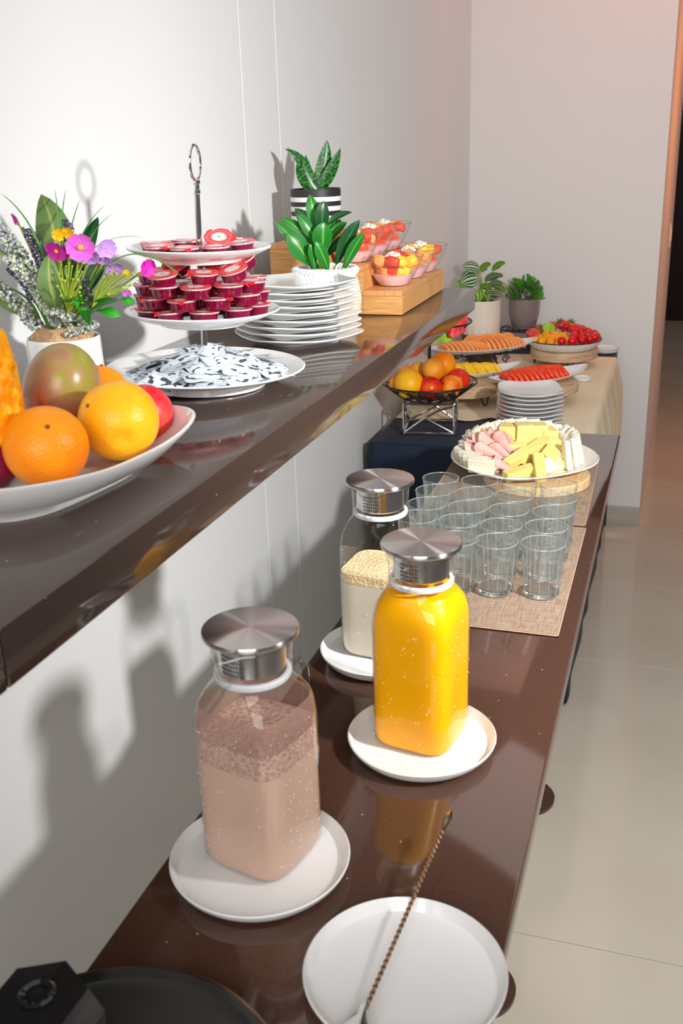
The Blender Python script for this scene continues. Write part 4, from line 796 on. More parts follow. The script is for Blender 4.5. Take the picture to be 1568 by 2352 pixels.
LV = [((735, 618), (636, 500), (660, 600), 19, -0.01, 'leaf_ficus'), ((715, 600), (664, 525), (690, 520), 26, -0.03, 'leaf_ficus'), ((725, 612), (716, 550), (0, 0), 11, -0.035, 'leaf_ficus'), ((755, 612), (728, 545), (0, 0), 17, -0.04, 'leaf_ficus'), ((742, 580), (748, 505), (0, 0), 27, -0.02, 'leaf_ficus'), ((772, 600), (828, 502), (0, 0), 19, -0.025, 'leaf_dark'), ((788, 612), (839, 528), (0, 0), 15, -0.04, 'leaf_ficus'), ((730, 560), (650, 495), (0, 0), 16, 0.0, 'leaf_ficus'), ((735, 560), (688, 488), (0, 0), 15, -0.01, 'leaf_ficus'), ((735, 540), (717, 446), (0, 0), 19, 0.0, 'leaf_ficus'), ((740, 540), (750, 460), (0, 0), 19, -0.015, 'leaf_dark'), ((730, 540), (683, 475), (0, 0), 18, -0.005, 'leaf_dark'), ((745, 520), (812, 488), (0, 0), 9, 0.005, 'leaf_dark'), ((750, 560), (800, 510), (0, 0), 13, 0.01, 'leaf_ficus'), ((735, 560), (775, 500), (0, 0), 14, 0.012, 'leaf_ficus'), ((728, 570), (700, 510), (0, 0), 16, 0.01, 'leaf_dark'), ((745, 570), (735, 480), (0, 0), 16, 0.02, 'leaf_dark'), ((738, 590), (660, 560), (0, 0), 14, 0.02, 'leaf_ficus'), ((750, 585), (815, 540), (0, 0), 14, 0.025, 'leaf_dark')]
for a, b, _, w_, d, k in LV:
    p0, p1 = fg(*a, d * 0.5), fg(*b, d); dr_ = (p1 - p0); bd = Vector((0, -0.006, 0.006)) if d <= 0 else Vector((0, 0.006, 0.006))
    G().blade(curve(p0, p1, bd, 12), leafw(w_ * 0.9 / PG), (dr_.z, 0.35 * dr_.length, -dr_.x), 0.22).ob('leaf', M[k], FP)
    G().tube(curve(fg(rnd(735, 765), 632, rnd(-.012, .012)), p0, (0, 0, 0.002), 6), 0.0014, 6).ob('stem', M['stem_y'], FP)
G().lathe([(0, 0.0862), (0.0505, 0.0862), (0.0505, 0.0872), (0, 0.088)], 32).ob('soil', M['soil'], FP)

# ------------------------------------------------------------------ ledge: bamboo riser
BR = thing('bamboo_riser', 'three step bamboo display riser carrying fruit bowls and a plant', 'riser')
for x0, x1, h in ((-0.1445, -0.0665, 0.045), (-0.2250, -0.1450, 0.0905), (-0.331, -0.2255, 0.131)):
    y0, y1 = 1.861, 2.226
    G().box(x0, x1, y0, y1, ZS + h - 0.010, ZS + h, 0.001, 1).ob('step_board', M['bamboo_top'], BR)
    G().box(x0, x1, y0, y0 + 0.012, ZS + 0.0002, ZS + h - 0.0102, 0.0008, 1).ob('end_panel', M['bamboo'], BR)
    G().box(x0, x1, y1 - 0.012, y1, ZS + 0.0002, ZS + h - 0.0102, 0.0008, 1).ob('end_panel', M['bamboo'], BR)
    G().box(x1 - 0.012, x1, y0 + 0.0122, y1 - 0.0122, ZS + 0.0002, ZS + h - 0.0102, 0.0008, 1).ob('front_panel', M['bamboo_top'], BR)
# snake plant
SN = thing('snake_plant', 'small dark snake plant in a black pot with white stripes', 'plant', (-0.279, 1.995, ZS + 0.1312), (0, 0, math.atan2(0.307, 0.951)))
G().lathe([(0, 0), (0.0475, 0), (0.0495, 0.004), (0.0505, 0.092), (0.0495, 0.096), (0.047, 0.0955), (0.0465, 0.088), (0, 0.088)], 64).ob('pot', M['potblack'], SN)
for z in (0.018, 0.036, 0.054, 0.072):
    G().lathe([(0.0500, z), (0.0509, z), (0.0511, z + 0.009), (0.0500, z + 0.009)], 64, caps=False).ob('white_band', M['potband'], SN)
g = G()
for i in range(110):
    r, a = 0.044 * math.sqrt(rnd(0, 1)), rnd(0, 6.28); g.ball(rnd(0.0025, 0.005), (r * math.cos(a), r * math.sin(a), 0.0895), 7, 5, sc=(1, 1.2, 0.8))
g.ob('pebbles', M['pebble'], SN, kind='stuff')
PS = 1145.0
def fs_(px, py, d=0): return Vector(((px - 720) / PS, d, 0.0905 + (424 - py) / PS))
for a, b, w_, d, bd in [((718, 424), (683, 362), 0, 0, 0), ((722, 424), (692, 345), 25, -0.016, (-0.008, 0, 0.0)), ((724, 422), (750, 314), 22, 0.008, (0.004, 0, 0)), ((728, 424), (780, 332), 18, -0.004, (0.002, 0, -0.004)), ((712, 424), (654, 330), 15, 0.004, (0.010, 0, 0.012)), ((716, 424), (700, 345), 16, 0.02, (-0.004, 0, 0))]:
    if not w_: continue
    p0, p1 = fs_(*a, d * 0.4), fs_(*b, d)
    G().blade(curve(p0, p1, bd, 14), lambda t, w_=w_: w_ / PS * (0.55 + 1.0 * t - 0.5 * t * t) * (1 - t ** 2.6) + 0.0003, (1, 0.2, 0), 0.3).ob('leaf', M['leaf_snake'], SN)

# ------------------------------------------------------------------ fruit bowls on the riser
bw = G().lathe([(0.0, 0.0), (0.026, 0.0), (0.030, 0.003), (0.041, 0.018), (0.052, 0.038), (0.0585, 0.054), (0.0592, 0.0565)], 56, caps=False)
bwm = bw.mesh('glass_shell', M['bowlglass'])
bwr = G().tube([(0.0592 * math.cos(2 * PI * i / 56), 0.0592 * math.sin(2 * PI * i / 56), 0.0567) for i in range(56)], 0.0011, 6, closed=True).mesh('rim', M['glassrim'])
yg = G().lathe([(0, 0.001), (0.0255, 0.001), (0.0295, 0.004), (0.0375, 0.0155), (0.041, 0.0205), (0.03, 0.0225), (0, 0.023)], 40).mesh('yogurt', M['yogurt'])
def chunk(mk, a, b, c):
    bm = bmesh.new(); bmesh.ops.create_icosphere(bm, subdivisions=2, radius=1)
    for v in bm.verts:
        d = v.co; q = max(abs(d.x), abs(d.y), abs(d.z)); v.co = Vector((d.x / q ** 0.8 * a, d.y / q ** 0.8 * b, d.z / q ** 0.8 * c)) * (1 + 0.10 * math.sin(5 * d.x + 3 * d.y) + 0.05 * math.sin(7 * d.z))
    bm.verts.index_update(); g = G().add([v.co[:] for v in bm.verts], [[v.index for v in f.verts] for f in bm.faces]); bm.free(); return g.mesh('fruit_chunk', M[mk], angle=0.8)
CK = {'papaya': [chunk('papaya', 0.013, 0.011, 0.009), chunk('papaya', 0.016, 0.009, 0.010)], 'mango': [chunk('pine', 0.0115, 0.010, 0.0105)], 'melon': [chunk('melon', 0.015, 0.012, 0.010)]}
def oats(n, r):
    g = G()
    for i in range(n):
        rr, a = r * math.sqrt(rnd(0, 1)), rnd(0, 6.28); z = 0.008 * (1 - (rr / r) ** 2) * rnd(0.3, 1); m = Matrix.Translation((rr * math.cos(a), rr * math.sin(a), z)) @ Euler((rnd(-1, 1), rnd(-1, 1), rnd(0, 6))).to_matrix().to_4x4(); s0 = len(g.v)
        g.ball(0.0028, (0, 0, 0), 6, 4, sc=(1, 0.75, 0.25)); g.xf(m, s0)
    return g.mesh('oat_flakes', M['oats'], smooth=False)
oat = oats(170, 0.0155)
BN = ['nearest bowl on the low step', 'middle bowl on the low step', 'far bowl on the low step', 'nearest bowl on the middle step', 'middle bowl on the middle step', 'far bowl on the middle step']
BP = [(-0.1055, 1.945, ZS + 0.0454), (-0.1055, 2.062, ZS + 0.0454), (-0.1055, 2.168, ZS + 0.0454), (-0.185, 1.935, ZS + 0.0909), (-0.185, 2.054, ZS + 0.0909), (-0.185, 2.166, ZS + 0.0909)]
MIX = [[('melon', -0.022, -0.014), ('papaya', 0.020, 0.012), ('mango', 0.030, -0.020), ('mango', 0.012, -0.028), ('melon', -0.026, 0.016), ('papaya', -0.004, -0.030), ('mango', 0.002, 0.026)],
       [('papaya', -0.022, -0.010), ('melon', 0.024, -0.016), ('mango', 0.026, 0.016), ('melon', 0.0, -0.026), ('papaya', -0.012, 0.022), ('melon', 0.004, 0.024)],
       [('melon', -0.024, -0.010), ('papaya', 0.028, -0.006), ('mango', 0.014, -0.026), ('mango', -0.012, 0.022), ('papaya', 0.012, 0.022), ('melon', 0.0, 0.0)],
       [('papaya', -0.022, -0.012), ('papaya', 0.008, -0.026), ('melon', 0.026, 0.000), ('papaya', 0.022, -0.022), ('mango', -0.02, 0.02), ('papaya', 0.0, 0.02), ('papaya', -0.006, -0.030)],
       [('papaya', 0.018, -0.016), ('papaya', 0.026, 0.006), ('melon', -0.022, -0.012), ('papaya', -0.002, -0.024), ('melon', 0.0, 0.02)],
       [('papaya', 0.028, -0.008), ('papaya', 0.012, -0.026), ('melon', -0.014, -0.020), ('mango', 0.020, 0.02), ('papaya', -0.02, 0.018), ('melon', 0.004, 0.004)]]
FN = {'papaya': 'red papaya', 'mango': 'yellow mango', 'melon': 'orange melon'}
broot = None
for b, ((x, y, z), mix) in enumerate(zip(BP, MIX)):
    lb = 'flared glass bowl of yogurt and fruit, ' + BN[b]
    if broot is None:
        broot = thing('dessert_bowl', lb, 'bowl', (x, y, z), (0, 0, 0), 'glass dessert bowls on the riser'); place(bwm, 'glass_shell', broot); place(bwr, 'rim', broot)
    else: dup(broot, (x, y, z), (0, 0, 0), lb)
    tag(place(yg, 'yogurt', None, (x, y, z)), 'pink yogurt in the ' + BN[b], 'yogurt', 'yogurt servings in the bowls')
    cnt = {}
    for k, u, v in mix:
        p = RT * u + DP * v; rr = math.hypot(u, v); u, v = u * 1.15, v * 1.15; p = RT * u + DP * v; cnt[k] = cnt.get(k, 0) + 1
        o = place(random.choice(CK[k]), 'fruit_chunk', None, (x + p.x, y + p.y, z + 0.0385 + 0.007 * (rr / 0.03) + rnd(0, 0.004)), (rnd(-.5, .5), rnd(-.5, .5), rnd(0, 6)))
        tag(o, '%s %s chunk in the %s' % (ORD[cnt[k] - 1], FN[k], BN[b]), 'fruit', 'fruit chunks in the dessert bowls')
        for q in (0.6,):
            p2 = p * q; o = place(random.choice(CK[k]), 'fruit_chunk', None, (x + p2.x, y + p2.y, z + 0.029), (rnd(-.5, .5), rnd(-.5, .5), rnd(0, 6))); cnt[k + 'u'] = cnt.get(k + 'u', 0) + 1
            tag(o, '%s buried %s piece under the topping of the %s' % (ORD[cnt[k + 'u'] - 1], FN[k], BN[b]), 'fruit', 'fruit chunks in the dessert bowls')
    p = RT * (-0.001) + DP * (-0.006)
    o = place(oat, 'oat_flakes', None, (x + p.x, y + p.y, z + 0.0555), (0.25, 0, 0)); o['kind'] = 'stuff'; tag(o, 'heap of pale oat flakes topping the ' + BN[b], 'oats', 'oat toppings')

# ------------------------------------------------------------------ far buffet table
ZT = 0.76; TX0, TX1, TY0, TY1 = -0.352, 0.232, 2.577, 4.075
ft = thing('folding_table', 'folding buffet table hidden under navy and beige cloths by the far wall', 'table')
G().box(TX0 + 0.006, TX1 - 0.006, TY0 + 0.006, TY1 - 0.006, ZT - 0.032, ZT - 0.004, 0.004).ob('tabletop', M['plastic_white'], ft)
for x in (TX0 + 0.06, TX1 - 0.06):
    for y in (TY0 + 0.12, TY1 - 0.12): G().tube([(x, y, 0.0), (x, y, ZT - 0.032)], 0.014, 12).ob('leg', M['steel_side'], ft)
def cloth(x0, x1, y0, y1, zt, zb, fold, n=240, rc=0.022, flare=0.012, wave=14):
    """table cloth: top and a falling skirt with soft folds"""
    per = 2 * (x1 - x0 + y1 - y0); base = []
    for i in range(n):
        s_ = per * i / n
        if s_ < x1 - x0: p = (x0 + s_, y0, 0, -1)
        elif s_ < x1 - x0 + y1 - y0: p = (x1, y0 + s_ - (x1 - x0), 1, 0)
        elif s_ < 2 * (x1 - x0) + y1 - y0: p = (x1 - (s_ - (x1 - x0) - (y1 - y0)), y1, 0, 1)
        else: p = (x0, y1 - (s_ - 2 * (x1 - x0) - (y1 - y0)), -1, 0)
        base.append(p)
    rings = []
    for k in range(14):
        f = k / 13; r = []
        for i, (x, y, nx, ny) in enumerate(base):
            ph = i / n * 2 * PI * wave
            if k < 3: ins = (0.012, 0.004, 0.0)[k]; z = zt - (0.0, 0.0012, 0.008)[k]; off = -ins
            else: g_ = (k - 2) / 11; z = zt - 0.008 - (zt - 0.008 - zb) * g_; off = (flare + fold * (0.5 + 0.5 * math.sin(ph + math.sin(ph * 0.5)))) * min(1, g_ * 1.6) if nx >= 0 else 0.004
            r.append((x + nx * off, y + ny * off, z))
        rings.append(r)
    return G().loft([[(x * 0.0 + (x0 + x1) / 2 + (px - (x0 + x1) / 2) * 0.5, (y0 + y1) / 2 + (py - (y0 + y1) / 2) * 0.5, zt + 0.0002) for (px, py, _, _), x in zip(base, [0] * n)]] + rings, True, False)
tag(cloth(TX0, TX1 - 0.004, TY0, TY1, ZT, 0.012, 0.007, flare=-0.010).ob('navy_tablecloth', M['navy'], angle=3), 'navy tablecloth falling to the floor on the far table', 'tablecloth')
# beige runner with a wavy near edge
g = G(); NU, NV = 46, 60; vs = []
for j in range(NV + 1):
    for i in range(NU + 1):
        u = i / NU; v = j / NV
        yn = 2.83 + 0.012 * math.sin(u * 9) + 0.085 * math.exp(-((u - 0.40) / 0.045) ** 2) - 0.19 / (1 + math.exp(-(u - 0.50) / 0.03)); yy = yn + (3.872 - yn) * v
        top = TX1 - TX0 + 0.008; drop = 0.30; s_ = u * (top + drop + 0.10) - 0.10
        hump = (0.007 * math.exp(-((u - 0.28) / 0.05) ** 2)) * max(0, 1 - v * 5)
        if s_ < 0: x, z = TX0 - 0.007, ZT + 0.0015 + s_
        elif s_ <= top: x, z = TX0 - 0.004 + s_, ZT + 0.0022 + hump
        else: x, z = TX1 + 0.006 + 0.022 * min(1, (s_ - top) / 0.1) + 0.010 * math.sin(v * 40) * min(1, (s_ - top) / 0.2), ZT - (s_ - top)
        vs.append((x, yy, z))
g.add(vs, [(j * (NU + 1) + i, j * (NU + 1) + i + 1, (j + 1) * (NU + 1) + i + 1, (j + 1) * (NU + 1) + i) for j in range(NV) for i in range(NU)])
tag(g.ob('beige_tablecloth', M['beige'], angle=3), 'beige overlay cloth with a rippled near edge on the navy cloth', 'tablecloth')
ZB = ZT + 0.0028

# chrome stand with two tier wire fruit basket
CS = thing('chrome_stand', 'square chrome wire riser under the fruit basket', 'stand', (-0.2155, 2.743, ZT + 0.003), (0, 0, 0.155))
h_, a_ = 0.090, 0.070; c4 = [(-a_, -a_), (a_, -a_), (a_, a_), (-a_, a_)]
for x, y in c4: G().tube([(x, y, 0.003), (x, y, h_)], 0.0042, 10).ob('post', M['chrome'], CS)
for z in (0.0042, h_):
    for k in range(4): G().tube([(*c4[k], z), (*c4[(k + 1) % 4], z)], 0.0036, 10).ob('rail', M['chrome'], CS)
for k in range(4):
    p0, p1 = Vector((*c4[k], 0)), Vector((*c4[(k + 1) % 4], 0))
    gg = G(); gg.tube([p0 + Vector((0, 0, 0.006)), p0.lerp(p1, 0.42) + Vector((0, 0, h_ * 0.55)), p0.lerp(p1, 0.7) + Vector((0, 0, h_ * 0.8)), p1 + Vector((0, 0, h_ - 0.006))], 0.0032, 8); gg.tube([p0.lerp(p1, 0.42) + Vector((0, 0, h_ * 0.55)), p1 + Vector((0, 0, 0.006))], 0.0032, 8); gg.ob('brace', M['chrome'], CS)
BX, BY, BZ = -0.2185, 2.738, ZT + 0.003 + h_ + 0.0045
WB = thing('fruit_basket', 'two tier black scrolled wire fruit basket on the chrome riser', 'basket', (BX, BY, BZ))
def ring(r, z, t=0.0018, n=64): return [(r * math.cos(2 * PI * i / n), r * math.sin(2 * PI * i / n), z) for i in range(n)]
def wire_bowl(z0, r0, r1, h, rimname, scname):
    G().tube(ring(r1, z0 + h), 0.0026, 8, closed=True).ob(rimname, M['blackwire'], WB)
    g = G(); g.tube(ring(r0, z0 + 0.002), 0.002, 8, closed=True); g.tube(ring(r0 * 0.5, z0 + 0.002), 0.0016, 8, closed=True)
    for k in range(8):
        a = 2 * PI * k / 8; g.tube([(0.006 * math.cos(a), 0.006 * math.sin(a), z0 + 0.002), (r0 * math.cos(a), r0 * math.sin(a), z0 + 0.002), (r1 * math.cos(a), r1 * math.sin(a), z0 + h)], 0.0015, 6)
    g.ob('wire_base', M['blackwire'], WB)
    g = G(); NS = 18
    for k in range(NS):
        for sgn in (1, -1):
            a0 = 2 * PI * (k + 0.5) / NS; pts = []
            for i in range(26):
                f = i / 25; an = f * 3.6 * PI; rr = 0.0115 * (1 - 0.82 * f); du = sgn * (0.003 + 0.0115 - rr * math.cos(an)); dv = (0.5 + (0.012 if sgn > 0 else -0.012) / h * 0) * h + rr * math.sin(an) * sgn + (0.004 * sgn)
                ff = max(0.04, min(0.97, dv / h)); rad = r0 + (r1 - r0) * ff; pts.append(((rad) * math.cos(a0 + du / r1), (rad) * math.sin(a0 + du / r1), z0 + ff * h))
            g.tube(pts, 0.0018, 5)
        a1 = 2 * PI * k / NS; g.tube([((r0 + (r1 - r0) * f) * math.cos(a1 + 0.25 * math.sin(f * PI)), (r0 + (r1 - r0) * f) * math.sin(a1 + 0.25 * math.sin(f * PI)), z0 + f * h) for f in [i / 10 for i in range(11)]], 0.0014, 5)
    g.ob(scname, M['blackwire'], WB, kind='stuff')
wire_bowl(0.0, 0.078, 0.134, 0.045, 'rim', 'scrollwork'); wire_bowl(0.168, 0.060, 0.116, 0.046, 'rim', 'scrollwork')
G().tube([(0, 0, 0.0), (0, 0, 0.25)], 0.0048, 12).ob('pole', M['blackwire'], WB); G().ball(0.008, (0, 0, -0.0015), 14, 10, sc=(1, 1, 0.5)).ob('base_boss', M['blackwire'], WB)
BF = [('orange', 'orange2', -0.070, -0.062, 0.052, 0.041, 'orange in the wire basket at its front wall side'), ('peach', 'nectarine', -0.004, -0.076, 0.040, 0.034, 'dark red peach at the basket front'), ('peach', 'peach', 0.064, -0.062, 0.042, 0.032, 'yellow and red peach at the basket front, open side'), ('peach', 'nectarine', 0.092, -0.006, 0.047, 0.034, 'red nectarine on the basket rim, open side'), ('apricot', 'apricot', 0.012, -0.024, 0.083, 0.033, 'pale apricot topping the basket pile'), ('orange', 'orange', 0.048, 0.038, 0.086, 0.036, 'orange behind the apricot in the basket'), ('apricot', 'apricot', -0.030, 0.042, 0.060, 0.033, 'apricot beside the pole in the basket'), ('orange', 'orange', -0.084, 0.022, 0.054, 0.038, 'orange at the basket back near the ledge'), ('orange', 'orange', -0.105, -0.030, 0.045, 0.024, 'small orange on the basket rim, wall side'), ('peach', 'peach', 0.058, 0.088, 0.045, 0.030, 'peach at the back of the basket')]
for nm, mk, u, v, z, r, lb in BF:
    p = (RT * u + DP * v) * 0.88; citrus(nm, mk, r, (BX + p.x, BY + p.y, BZ + z), lb, 'orange' if nm == 'orange' else nm, dents=[((rnd(-.3, .3), rnd(-.6, 0), 0.9), 0.35, 0.04)], rot=(0, 0, rnd(0, 6)))
wm = G().add([], []); 
def slice_mesh(name, mk, L_, H_, T_, n=14):
    """half-moon slice: length L_, height H_, thickness T_"""
    g = G(); r0 = []; r1 = []
    pts = [(L_ / 2 * math.cos(PI * i / n), H_ * math.sin(PI * i / n) ** 0.85) for i in range(n + 1)] + [(-L_ / 2 * 0.7 + L_ * 0.7 * i / 6, H_ * 0.16 * math.sin(PI * i / 6)) for i in range(1, 6)]
    g.loft([[(-T_ / 2, x * 0.985, z * 0.97) for x, z in pts], [(-T_ / 2 + 0.001, x, z) for x, z in pts], [(T_ / 2 - 0.001, x, z) for x, z in pts], [(T_ / 2, x * 0.985, z * 0.97) for x, z in pts]])
    return g.mesh(name, M[mk], angle=0.7)
wms = slice_mesh('watermelon_slice', 'watermelon', 0.085, 0.055, 0.016)
for i, (u, v, z, rz) in enumerate([(0.048, -0.046, 0.186, 0.42), (0.060, -0.022, 0.189, 0.42), (0.072, 0.002, 0.189, 0.42), (0.036, -0.070, 0.188, 0.42), (0.075, 0.028, 0.190, 0.42)]):
    p = RT * u + DP * v; tag(place(wms, 'watermelon_slice', None, (BX + p.x, BY + p.y, BZ + z), (0, 0.35, rz + 0.3)), 'red watermelon slice in the upper basket, %s from its near rim' % ORD[i], 'watermelon', 'watermelon slices in the upper basket')
kws = G().lathe([(0, 0), (0.022, 0.0), (0.024, 0.003), (0.022, 0.007), (0, 0.007)], 24).mesh('kiwi_slice', M['kiwi'])
for i, (u, v, z) in enumerate([(-0.002, -0.082, 0.186), (0.018, -0.078, 0.192), (-0.026, -0.074, 0.186), (0.036, -0.074, 0.188)]):
    p = RT * u + DP * v; tag(place(kws, 'kiwi_slice', None, (BX + p.x, BY + p.y, BZ + z), (0.9, 0, 0.3)), 'green kiwi slice leaning in the upper basket, %s from the wall' % ORD[[1, 2, 0, 3][i]], 'kiwi', 'kiwi slices in the upper basket')

# stack of square plates by the counter end
pm2 = sq_plate(0.088, 0.006, 0.0115).mesh('square_plate', M['ceramic']); N2 = 10
for i in range(N2):
    lb = 'white square plate on the beige cloth, ' + ('topmost of the stack' if i == N2 - 1 else 'bottom of the stack' if i == 0 else '%s from the top of the stack' % ORD[N2 - 1 - i])
    tag(place(pm2, 'square_plate', None, (0.060 + rnd(-.002, .002), 2.785 + rnd(-.002, .002), ZB + 0.0118 * i), (0, 0, 0.32 + rnd(-.04, .04))), lb, 'plate', 'square plates stacked on the far table')
cl = thing('glass_cup', 'small clear glass cup behind the cheese platter', 'cup', (-0.012, 2.640, ZT + 0.0028))
G().lathe([(0.0, 0.0), (0.020, 0.0), (0.024, 0.02), (0.027, 0.055), (0.025, 0.055), (0.022, 0.02), (0.018, 0.004), (0, 0.004)], 32).ob('cup_wall', M['glassrim'], cl)

# boat plates with sliced fruit
def boat(a, b, h=0.018):
    def R(k, z, lift, p=1.55):
        out = []
        for j in range(72):
            t = 2 * PI * j / 72; r = sup(t, p); x, y = a * k * r * math.cos(t), b * k * r * math.sin(t); out.append((x, y, z + lift * (x / a) ** 4))
        return out
    return G().loft([R(0.5, 0, 0, 2), R(0.54, 0, 0, 2), R(0.85, 0.008, 0.008), R(1.0, h, 0.014), R(0.985, h + 0.0015, 0.014), R(0.8, 0.0095, 0.006), R(0.5, 0.004, 0, 2)])
def slab_stand(name, label, c, rz, r, h, th, irregular=0.02):
    t = thing(name, label, 'stand', (c[0], c[1], ZB), (0, 0, rz))
    G().lathe([(0, h - th), (r * 0.97, h - th), (r, h - th + 0.002), (r, h - 0.002), (r * 0.98, h), (0, h)], 64, mod=lambda t_, q, z: q * irregular * math.sin(3 * t_ + 1)).ob('wood_slice', M['slab'], t)
    for k in range(3):
        a = 2 * PI * k / 3 + 0.6; u = Vector((math.cos(a), math.sin(a), 0)); s_ = Vector((-u.y, u.x, 0)); p = u * r * 0.86
        G().tube([p + s_ * 0.018 + Vector((0, 0, h - th)), p * 1.04 + s_ * 0.004 + Vector((0, 0, 0.003)), p * 1.04 - s_ * 0.004 + Vector((0, 0, 0.003)), p - s_ * 0.018 + Vector((0, 0, h - th))], 0.0022, 6).ob('hairpin_leg', M['blackwire'], t)
    return t
slab_stand('wood_slice_stand', 'raw wood slice stand on hairpin legs under the papaya platter', (0.040, 3.120), 0.2, 0.122, 0.068, 0.030)
PA = 0.75
tag(boat(0.185, 0.078).ob('boat_platter', M['ceramic'], loc=(0.040, 3.118, ZB + 0.0685), rot=(0, 0, PA)), 'white boat shaped platter of red papaya slices', 'plate')
ps = slice_mesh('papaya_slice', 'papaya', 0.066, 0.038, 0.0115)
ex, ey = Vector((math.cos(PA), math.sin(PA), 0)), Vector((-math.sin(PA), math.cos(PA), 0))
for row, (off, n_) in enumerate(((0.024, 12), (-0.024, 12))):
    for i in range(n_):
        p = Vector((0.040, 3.118, 0)) + ex * (-0.105 + 0.0185 * i - 0.014 * row) + ey * (off * (1 - 0.25 * abs(i - 6) / 6)); s_ = 1 - 0.25 * (abs(i - 5.5) / 6) ** 2
        o = place(ps, 'papaya_slice', None, (p.x, p.y, ZB + 0.0685 + 0.0085 + 0.002 * (abs(i - 5.5) / 5.5) ** 2), (0.25 if row else -0.15, -0.5, PA + (0.1 if row == 0 else -0.1))); o.scale = (1, s_, s_)
        tag(o, 'red papaya slice in the %s row of the platter, %s from the wall end' % (('back', 'front')[row], ORD[i]), 'papaya', 'papaya slices on the boat platter')
slab_stand('wood_slice_stand', 'raw wood slice stand on hairpin legs under the pineapple platter', (-0.195, 3.085), 0.9, 0.118, 0.070, 0.036, 0.035)
tag(boat(0.190, 0.064).ob('boat_platter', M['ceramic'], loc=(-0.187, 3.125, ZB + 0.0705), rot=(0, 0, 0.62)), 'white boat shaped platter of yellow pineapple pieces', 'plate')
pis = slice_mesh('pineapple_slice', 'pine', 0.068, 0.042, 0.014); ex, ey = Vector((math.cos(0.62), math.sin(0.62), 0)), Vector((-math.sin(0.62), math.cos(0.62), 0))
for i in range(13):
    f = i - 6; p = Vector((-0.187, 3.125, 0)) + ex * (0.017 * f - 0.01) + ey * (-0.008 + 0.010 * (i % 2)); o = place(pis, 'pineapple_slice', None, (p.x, p.y, ZB + 0.0705 + 0.008), (0.1, -0.42, 0.62 + 0.35)); o.scale = (1, 1, 1 - 0.25 * abs(f) / 6)
    tag(o, 'yellow pineapple slice on the boat platter, %s from the fruit basket' % ORD[i], 'pineapple', 'pineapple slices on the boat platter')
# melon platter on a black wire stand
MS = thing('wire_stand', 'black scrolled wire stand under the melon platter', 'stand', (-0.195, 3.385, ZB), (0, 0, 0.55))
for sx in (-0.075, 0.085):
    g = G(); g.tube([(sx, -0.06, 0.003), (sx + 0.012, -0.064, 0.03), (sx - 0.01, -0.055, 0.07), (sx, -0.05, 0.098)], 0.0032, 8); g.tube([(sx, 0.06, 0.003), (sx + 0.012, 0.064, 0.03), (sx - 0.01, 0.055, 0.07), (sx, 0.05, 0.098)], 0.0032, 8); g.tube([(sx, -0.05, 0.098), (sx, 0.05, 0.098)], 0.0032, 8); g.ob('leg_frame', M['blackwire'], MS)
g = G()
for sy in (-0.05, 0.05):
    g.tube([(-0.085, sy, 0.098), (0.095, sy, 0.098)], 0.0032, 8)
    for k in range(4): g.tube([(-0.06 + 0.045 * k + 0.014 * (1 - f * 0.7) * math.cos(f * 9), sy * 1.02, 0.08 + 0.014 * (1 - f * 0.7) * math.sin(f * 9)) for f in [i / 20 for i in range(21)]], 0.0022, 6)
g.ob('scroll_rails', M['blackwire'], MS)
tag(boat(0.208, 0.085).ob('boat_platter', M['ceramic'], loc=(-0.190, 3.385, ZB + 0.1015), rot=(0, 0, 0.60)), 'white boat shaped platter of orange melon slices on the wire stand', 'plate')
ms = slice_mesh('melon_slice', 'melon', 0.074, 0.040, 0.0095); ex, ey = Vector((math.cos(0.6), math.sin(0.6), 0)), Vector((-math.sin(0.6), math.cos(0.6), 0))
for i in range(20):
    grp = i // 10; f = i % 10; p = Vector((-0.190, 3.385, 0)) + ex * ((-0.135 if grp == 0 else 0.005) + 0.0150 * f) + ey * ((-0.012 if grp == 0 else -0.004) + 0.006 * math.sin(f))
    o = place(ms, 'melon_slice', None, (p.x, p.y, ZB + 0.1015 + 0.0085 + 0.003 * (abs(i - 9.5) / 10) ** 2), (0.12 + 0.05 * (f % 2), -0.40 if grp == 0 else -0.34, 0.6 + (0.32 if grp == 0 else 0.12) + 0.03 * f)); s_ = 1 - 0.3 * (abs(f - 4.5) / 5) ** 2; o.scale = (1, s_, s_)
    tag(o, 'orange melon slice in the %s fan of the platter, %s from its wall end' % (('near', 'far')[grp], ORD[f]), 'melon', 'melon slices on the boat platter')
for i, (u, v) in enumerate([(-0.02, 0.035), (0.03, 0.03), (0.07, 0.028), (0.10, 0.02)]):
    p = Vector((-0.190, 3.385, 0)) + ex * u + ey * v; tag(place(ms, 'melon_slice', None, (p.x, p.y, ZB + 0.1015 + 0.016), (0.1, -0.3, 0.6 + PI / 2)), 'orange melon slice leaning at the back of the melon platter, %s from the wall' % ORD[i], 'melon', 'melon slices on the boat platter')
